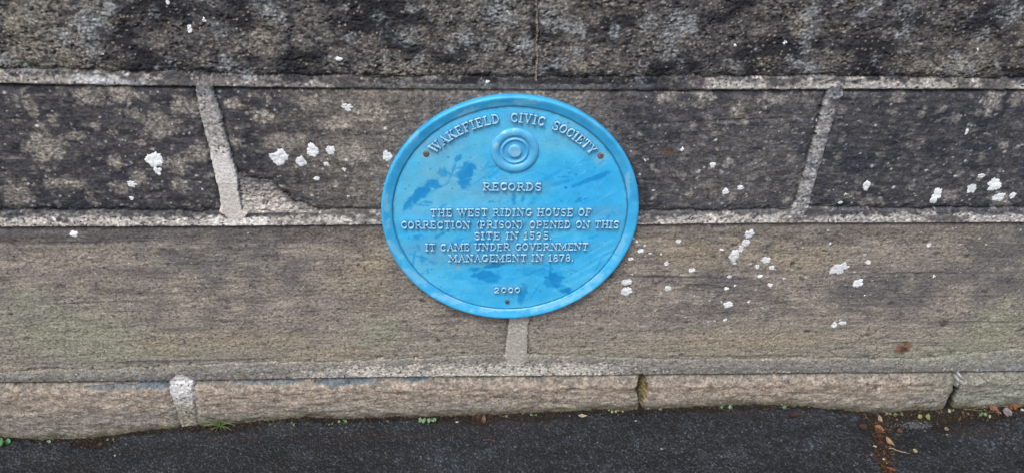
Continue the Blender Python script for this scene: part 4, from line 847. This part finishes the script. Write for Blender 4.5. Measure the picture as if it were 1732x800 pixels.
def twig(pts, r0, r1, col, label, col2=None, name='twig', cat='twig'):
    P = [GP(*p) for p in pts]; P = np.array(P); x0, y0, z0 = P[0]
    s = np.linspace(0, 1, 14); path = np.stack([np.interp(s, np.linspace(0, 1, len(P)), P[:, k]) for k in range(3)], 1)
    path[:, 1] = np.minimum(path[:, 1], -.018); path[:, 2] = gsurf(path[:, 0], path[:, 1]).max()*.6+gsurf(path[:, 0], path[:, 1])*.4+r0*.5+.0006
    path[1:-1] += rng.normal(0, .0004, (12, 3)); path -= (x0, y0, z0)
    v, q = tube(path, np.linspace(r0, r1, 14), 7); n = len(v)
    I = [list(range(7))[::-1], list(range(n-7, n))]
    tr = [(I[0][0], I[0][k], I[0][k+1]) for k in range(1, 6)]+[(I[1][0], I[1][k], I[1][k+1]) for k in range(1, 6)]
    cc = GROUND_TONE*np.tile(lin(col), (n, 1))
    if col2 is not None: cc[-21:] = GROUND_TONE*lin(col2)
    o = mesh_obj(name, v, q, M_LITTER, None, cc, tr); o.location = (x0, y0, z0)
    return tag(o, label, cat, 'twigs and stalks on the pavement')
twig([(1503,758),(1520,764),(1538,769)], .0010, .0008, (206,190,170), 'pale straight twig with orange tip across the asphalt seam', (190,120,80))
twig([(817,745),(838,745.5)], .0007, .0005, (170,104,68), 'short orange pine needle like stalk on the asphalt below the plaque')
twig([(1632,691),(1662,694)], .0007, .0005, (178,160,120), 'pale straw stalk lying below the cracked kerb stone')
twig([(1629,706),(1627,696),(1633,690)], .0006, .0004, (150,118,90), 'thin bent brown stalk in the litter below the cracked kerb stone')
twig([(1464,703),(1476,715)], .0006, .0004, (160,140,110), 'fine dry stalk at the upper left of the asphalt seam')
twig([(355,749),(385,743),(412,740),(440,741)], .0005, .0004, (94,48,44), 'thin dark red stalk lying on the asphalt below the grass tuft')
def pebble(px, py, r, col, label):
    x, y, z = GP(px, py); v = IV*r*np.array([1.2, .9, .7]); vv = [v]; V_ = v
    mid = {}; V_ = list(map(tuple, v)); F_ = []
    def mp(a, b):
        k = (min(a, b), max(a, b))
        if k not in mid: p = (np.array(V_[a])+np.array(V_[b]))/2; p *= (r*.95)/max(np.linalg.norm(p/np.array([1.2, .9, .7])), 1e-9); mid[k] = len(V_); V_.append(tuple(p))
        return mid[k]
    for a, b, c_ in IF: ab, bc, ca = mp(a, b), mp(b, c_), mp(c_, a); F_ += [(a, ab, ca), (b, bc, ab), (c_, ca, bc), (ab, bc, ca)]
    V_ = np.array(V_)*(1+rng.normal(0, .07, (len(V_), 1)))
    o = mesh_obj('pebble', V_, np.zeros((0, 4), int), M_LITTER, None, GROUND_TONE*np.tile(lin(col), (len(V_), 1)), F_); o.location = (x, min(y, -.018), z+r*.45)
    tag(o, label, 'pebble', 'light pebbles on the pavement')
pebble(1480,754,.0034,(214,208,204),'white pebble halfway along the left edge of the asphalt seam')
pebble(1495,775,.0030,(226,214,206),'white pebble near the bottom of the asphalt seam')
pebble(1729,693,.0042,(222,220,214),'white pebble by the orange leaf at the right edge')
pebble(1119,759,.0034,(150,152,156),'pale grey pebble alone on the asphalt right of the plaque')
pebble(1075,713,.0022,(206,206,206),'small white pebble on the asphalt below the mossy hollow')
pebble(773,714,.0030,(206,214,222),'white pebble in the soil beside the clover like seedling')
pebble(656,714,.0040,(98,104,112),'blue grey pebble at the kerb left of the clover like seedling')
pebble(1116,688,.0042,(132,136,138),'grey pebble touching the kerb right of the mossy hollow')
pebble(195,771,.0020,(216,216,214),'tiny white pebble on the asphalt at the left')
pebble(1601,736,.0022,(190,176,156),'tiny beige pebble right of the asphalt seam')

def seedling(px, py, leaves, stem_h, label, col=(104,168,98), rpx=5):
    """leaves: (dx, dy) in photograph pixels from the root, radius factor"""
    x, y, z = GP(px, py); y = min(y, -.021); k = .00118
    root = empty('seedling', (x, y, float(gsurf(x, y))-.001), label, 'seedling', 'green seedlings at the foot of the wall')
    sv, sq, so2, scs = [], [], 0, []; lv, lq, lo2, lcs = [], [], 0, []
    for dx, dy, rf in leaves:
        r = rpx*k*rf*.72; hx = dx*k*1.15; dz = max(.002, stem_h+(-dy*k)*.75); hy = -.002+dy*k*.55
        hy = min(hy, -.021-y+.012)
        s = np.linspace(0, 1, 7); path = np.stack([hx*s**1.3, hy*s, dz*np.sin(s*np.pi/2)], 1)
        v, q = tube(path, np.linspace(.0006, .0004, 7), 5); sv.append(v); sq.append(q+so2); so2 += len(v); scs.append(GROUND_TONE*np.tile(lin((112,140,84)), (len(v), 1)))
        an = math.atan2(hy, hx)+rng.normal(0, .3)
        Vg, ss, c = leaf_verts(2*r, 2*r*.92, an, -.12, .12, .8, 11, 7, .6)
        tx_, ty_ = rng.normal(.55, .15), rng.normal(0, .25)
        Vg[..., 2] += -Vg[..., 1]*0 + Vg[..., 1]*math.tan(tx_)*.8 + Vg[..., 0]*ty_*.6
        Vg += np.array([hx+math.cos(an)*r*.7, hy+math.sin(an)*r*.7, dz+.0006])
        v, q = leaf_tri(Vg, 0); lv.append(v); lq.append(q+lo2); lo2 += len(v)
        col_ = np.array(col)*.74+np.mean(col)*.26; cc = .36*lin(col_*rng.uniform(.8, 1.12))[None]*np.ones((len(v), 1)); c2 = np.concatenate([c.ravel(), c.ravel()]); cc[np.abs(c2) < .1] *= 1.25; lcs.append(cc)
    mesh_obj('stem', np.concatenate(sv), np.concatenate(sq), M_LEAF, root, np.concatenate(scs))
    mesh_obj('leaf_cluster', np.concatenate(lv), np.concatenate(lq), M_LEAF, root, np.concatenate(lcs))
seedling(722,712,[(-8,0,1.1),(-10,6,.8),(-4,-9,1.),(3,-13,1.),(9,-10,.9),(11,-3,1.1),(5,-4,.9),(-2,4,.9),(13,-14,.7)],.003,'largest clover like seedling with round leaves at the kerb left below the plaque',(126,186,116),5)
seedling(5,748,[(-7,-6,1.4),(3,-10,1.3),(7,-2,1.2),(-3,4,1.2),(4,6,1.1),(-10,2,1.2)],.003,'bright green leafy weed cut off at the left end of the kerb',(66,170,76),6)
seedling(77,743,[(-5,-1,1.),(5,-1,1.1),(2,3,.7)],.002,'pale seedling of two round leaves near the left leafy weed',(140,190,150),4.6)
seedling(188,741,[(-3,-3,.9),(4,-4,.8),(2,3,.7)],.002,'tiny yellow green seedling by the dark soil at the left',(150,160,90),3.4)
seedling(580,711,[(-4,-2,1.),(4,-3,1.),(1,4,.8),(7,1,.6)],.002,'small four leaved seedling between grass tuft and clover like seedling',(110,176,96),4)
seedling(497,716,[(0,0,1.1),(-3,4,.8)],.002,'minute grey green seedling right of the grass tuft',(120,160,120),3.6)
seedling(558,716,[(0,-1,.9),(3,2,.7)],.002,'minute seedling just left of the small four leaved one',(130,170,100),3)
seedling(851,701,[(-3,0,1.),(4,-5,1.),(1,4,.6)],.002,'small seedling right of the crumpled brown leaf',(130,180,120),4)
seedling(902,695,[(-3,0,.9),(3,-2,.9)],.002,'little seedling at the kerb under the plaque joint',(96,168,88),3.4)
seedling(1036,692,[(-2,-6,1.1),(3,-9,.9),(-5,3,.8),(8,2,.7),(15,-2,.8)],.002,'straggly seedling left of the mossy hollow',(150,180,116),3.8)
seedling(1227,687,[(-4,-1,1.2),(5,-2,1.2),(7,3,1.)],.002,'round leaved seedling right of the mossy hollow',(120,190,110),4.4)
seedling(1318,686,[(-6,0,1.3),(5,-2,1.2),(8,1,.8)],.002,'three leaved seedling at the kerb left of the asphalt seam',(130,186,124),4.4)
seedling(1508,700,[(-6,-1,1.2),(4,1,1.1),(14,-5,1.),(-1,3,.8)],.002,'yellow green flat weed at the kerb just right of the seam',(156,172,96),4.4)
seedling(1562,702,[(-6,-4,1.2),(2,-6,1.4),(6,0,1.2),(-2,3,1.1)],.002,'lime green weed with curled leaves midway between seam and kerb crack',(168,180,72),4.8)
seedling(1606,692,[(-2,-3,1.1),(4,-1,.9)],.002,'pale little seedling in the mouth of the kerb crack',(186,200,150),4)
seedling(1660,698,[(-3,-3,1.1),(4,-2,1.2),(1,3,1.)],.002,'small green seedling left of the broad orange leaf',(118,180,104),4.2)
seedling(1672,702,[(0,-2,1.),(2,3,.8)],.002,'yellowish upright seedling below the broad orange leaf',(196,196,130),3.6)
# grass tuft
x, y, z = GP(372, 721); y = min(y, -.022)
vs, qs, cs, off = [], [], [], 0
BL = [(-43,-3,.012,-12),(-24,-9,.016,-14),(34,8,.012,-10),(26,14,.006,-6),(-13,12,.004,-4),(-4,18,.004,-3),(6,11,.005,-3),(14,12,.006,-4),(-20,3,.010,-8),(18,2,.012,-8),(-8,-6,.016,-8),(8,-8,.016,-9),(-30,4,.008,-8),(30,-2,.010,-9),(2,4,.010,-4)]
for dx, dy, hz_, mid_ in BL:
    k = .00118; s = np.linspace(0, 1, 12); ex_ = dx*k; ey_ = min(dy*k*1.5, .0)-abs(dy)*k*.9 if dy > 0 else .004
    path = np.stack([ex_*s, np.minimum(ey_*s-.001*s, .010), hz_*1.3*np.sin(np.pi*s*.82)+.0015], 1)
    w = .0009*(1-s**2)+.00015
    v, q = tube(path, w, 4); vs.append(v); qs.append(q+off); off += len(v)
    c1, c2 = .5*lin((74,112,62)), .6*lin((150,172,112)); m_ = np.repeat(s, 4)[:, None]; cs.append((c1*(1-m_)+c2*m_)*rng.uniform(.8, 1.15))
o = mesh_obj('grass_tuft', np.concatenate(vs), np.concatenate(qs), M_LEAF, None, np.concatenate(cs)); o.location = (x, y, float(gsurf(x, y))-.001)
tag(o, 'small green grass tuft with arching blades below the pale kerb joint', 'grass')
bpy.context.view_layer.update()
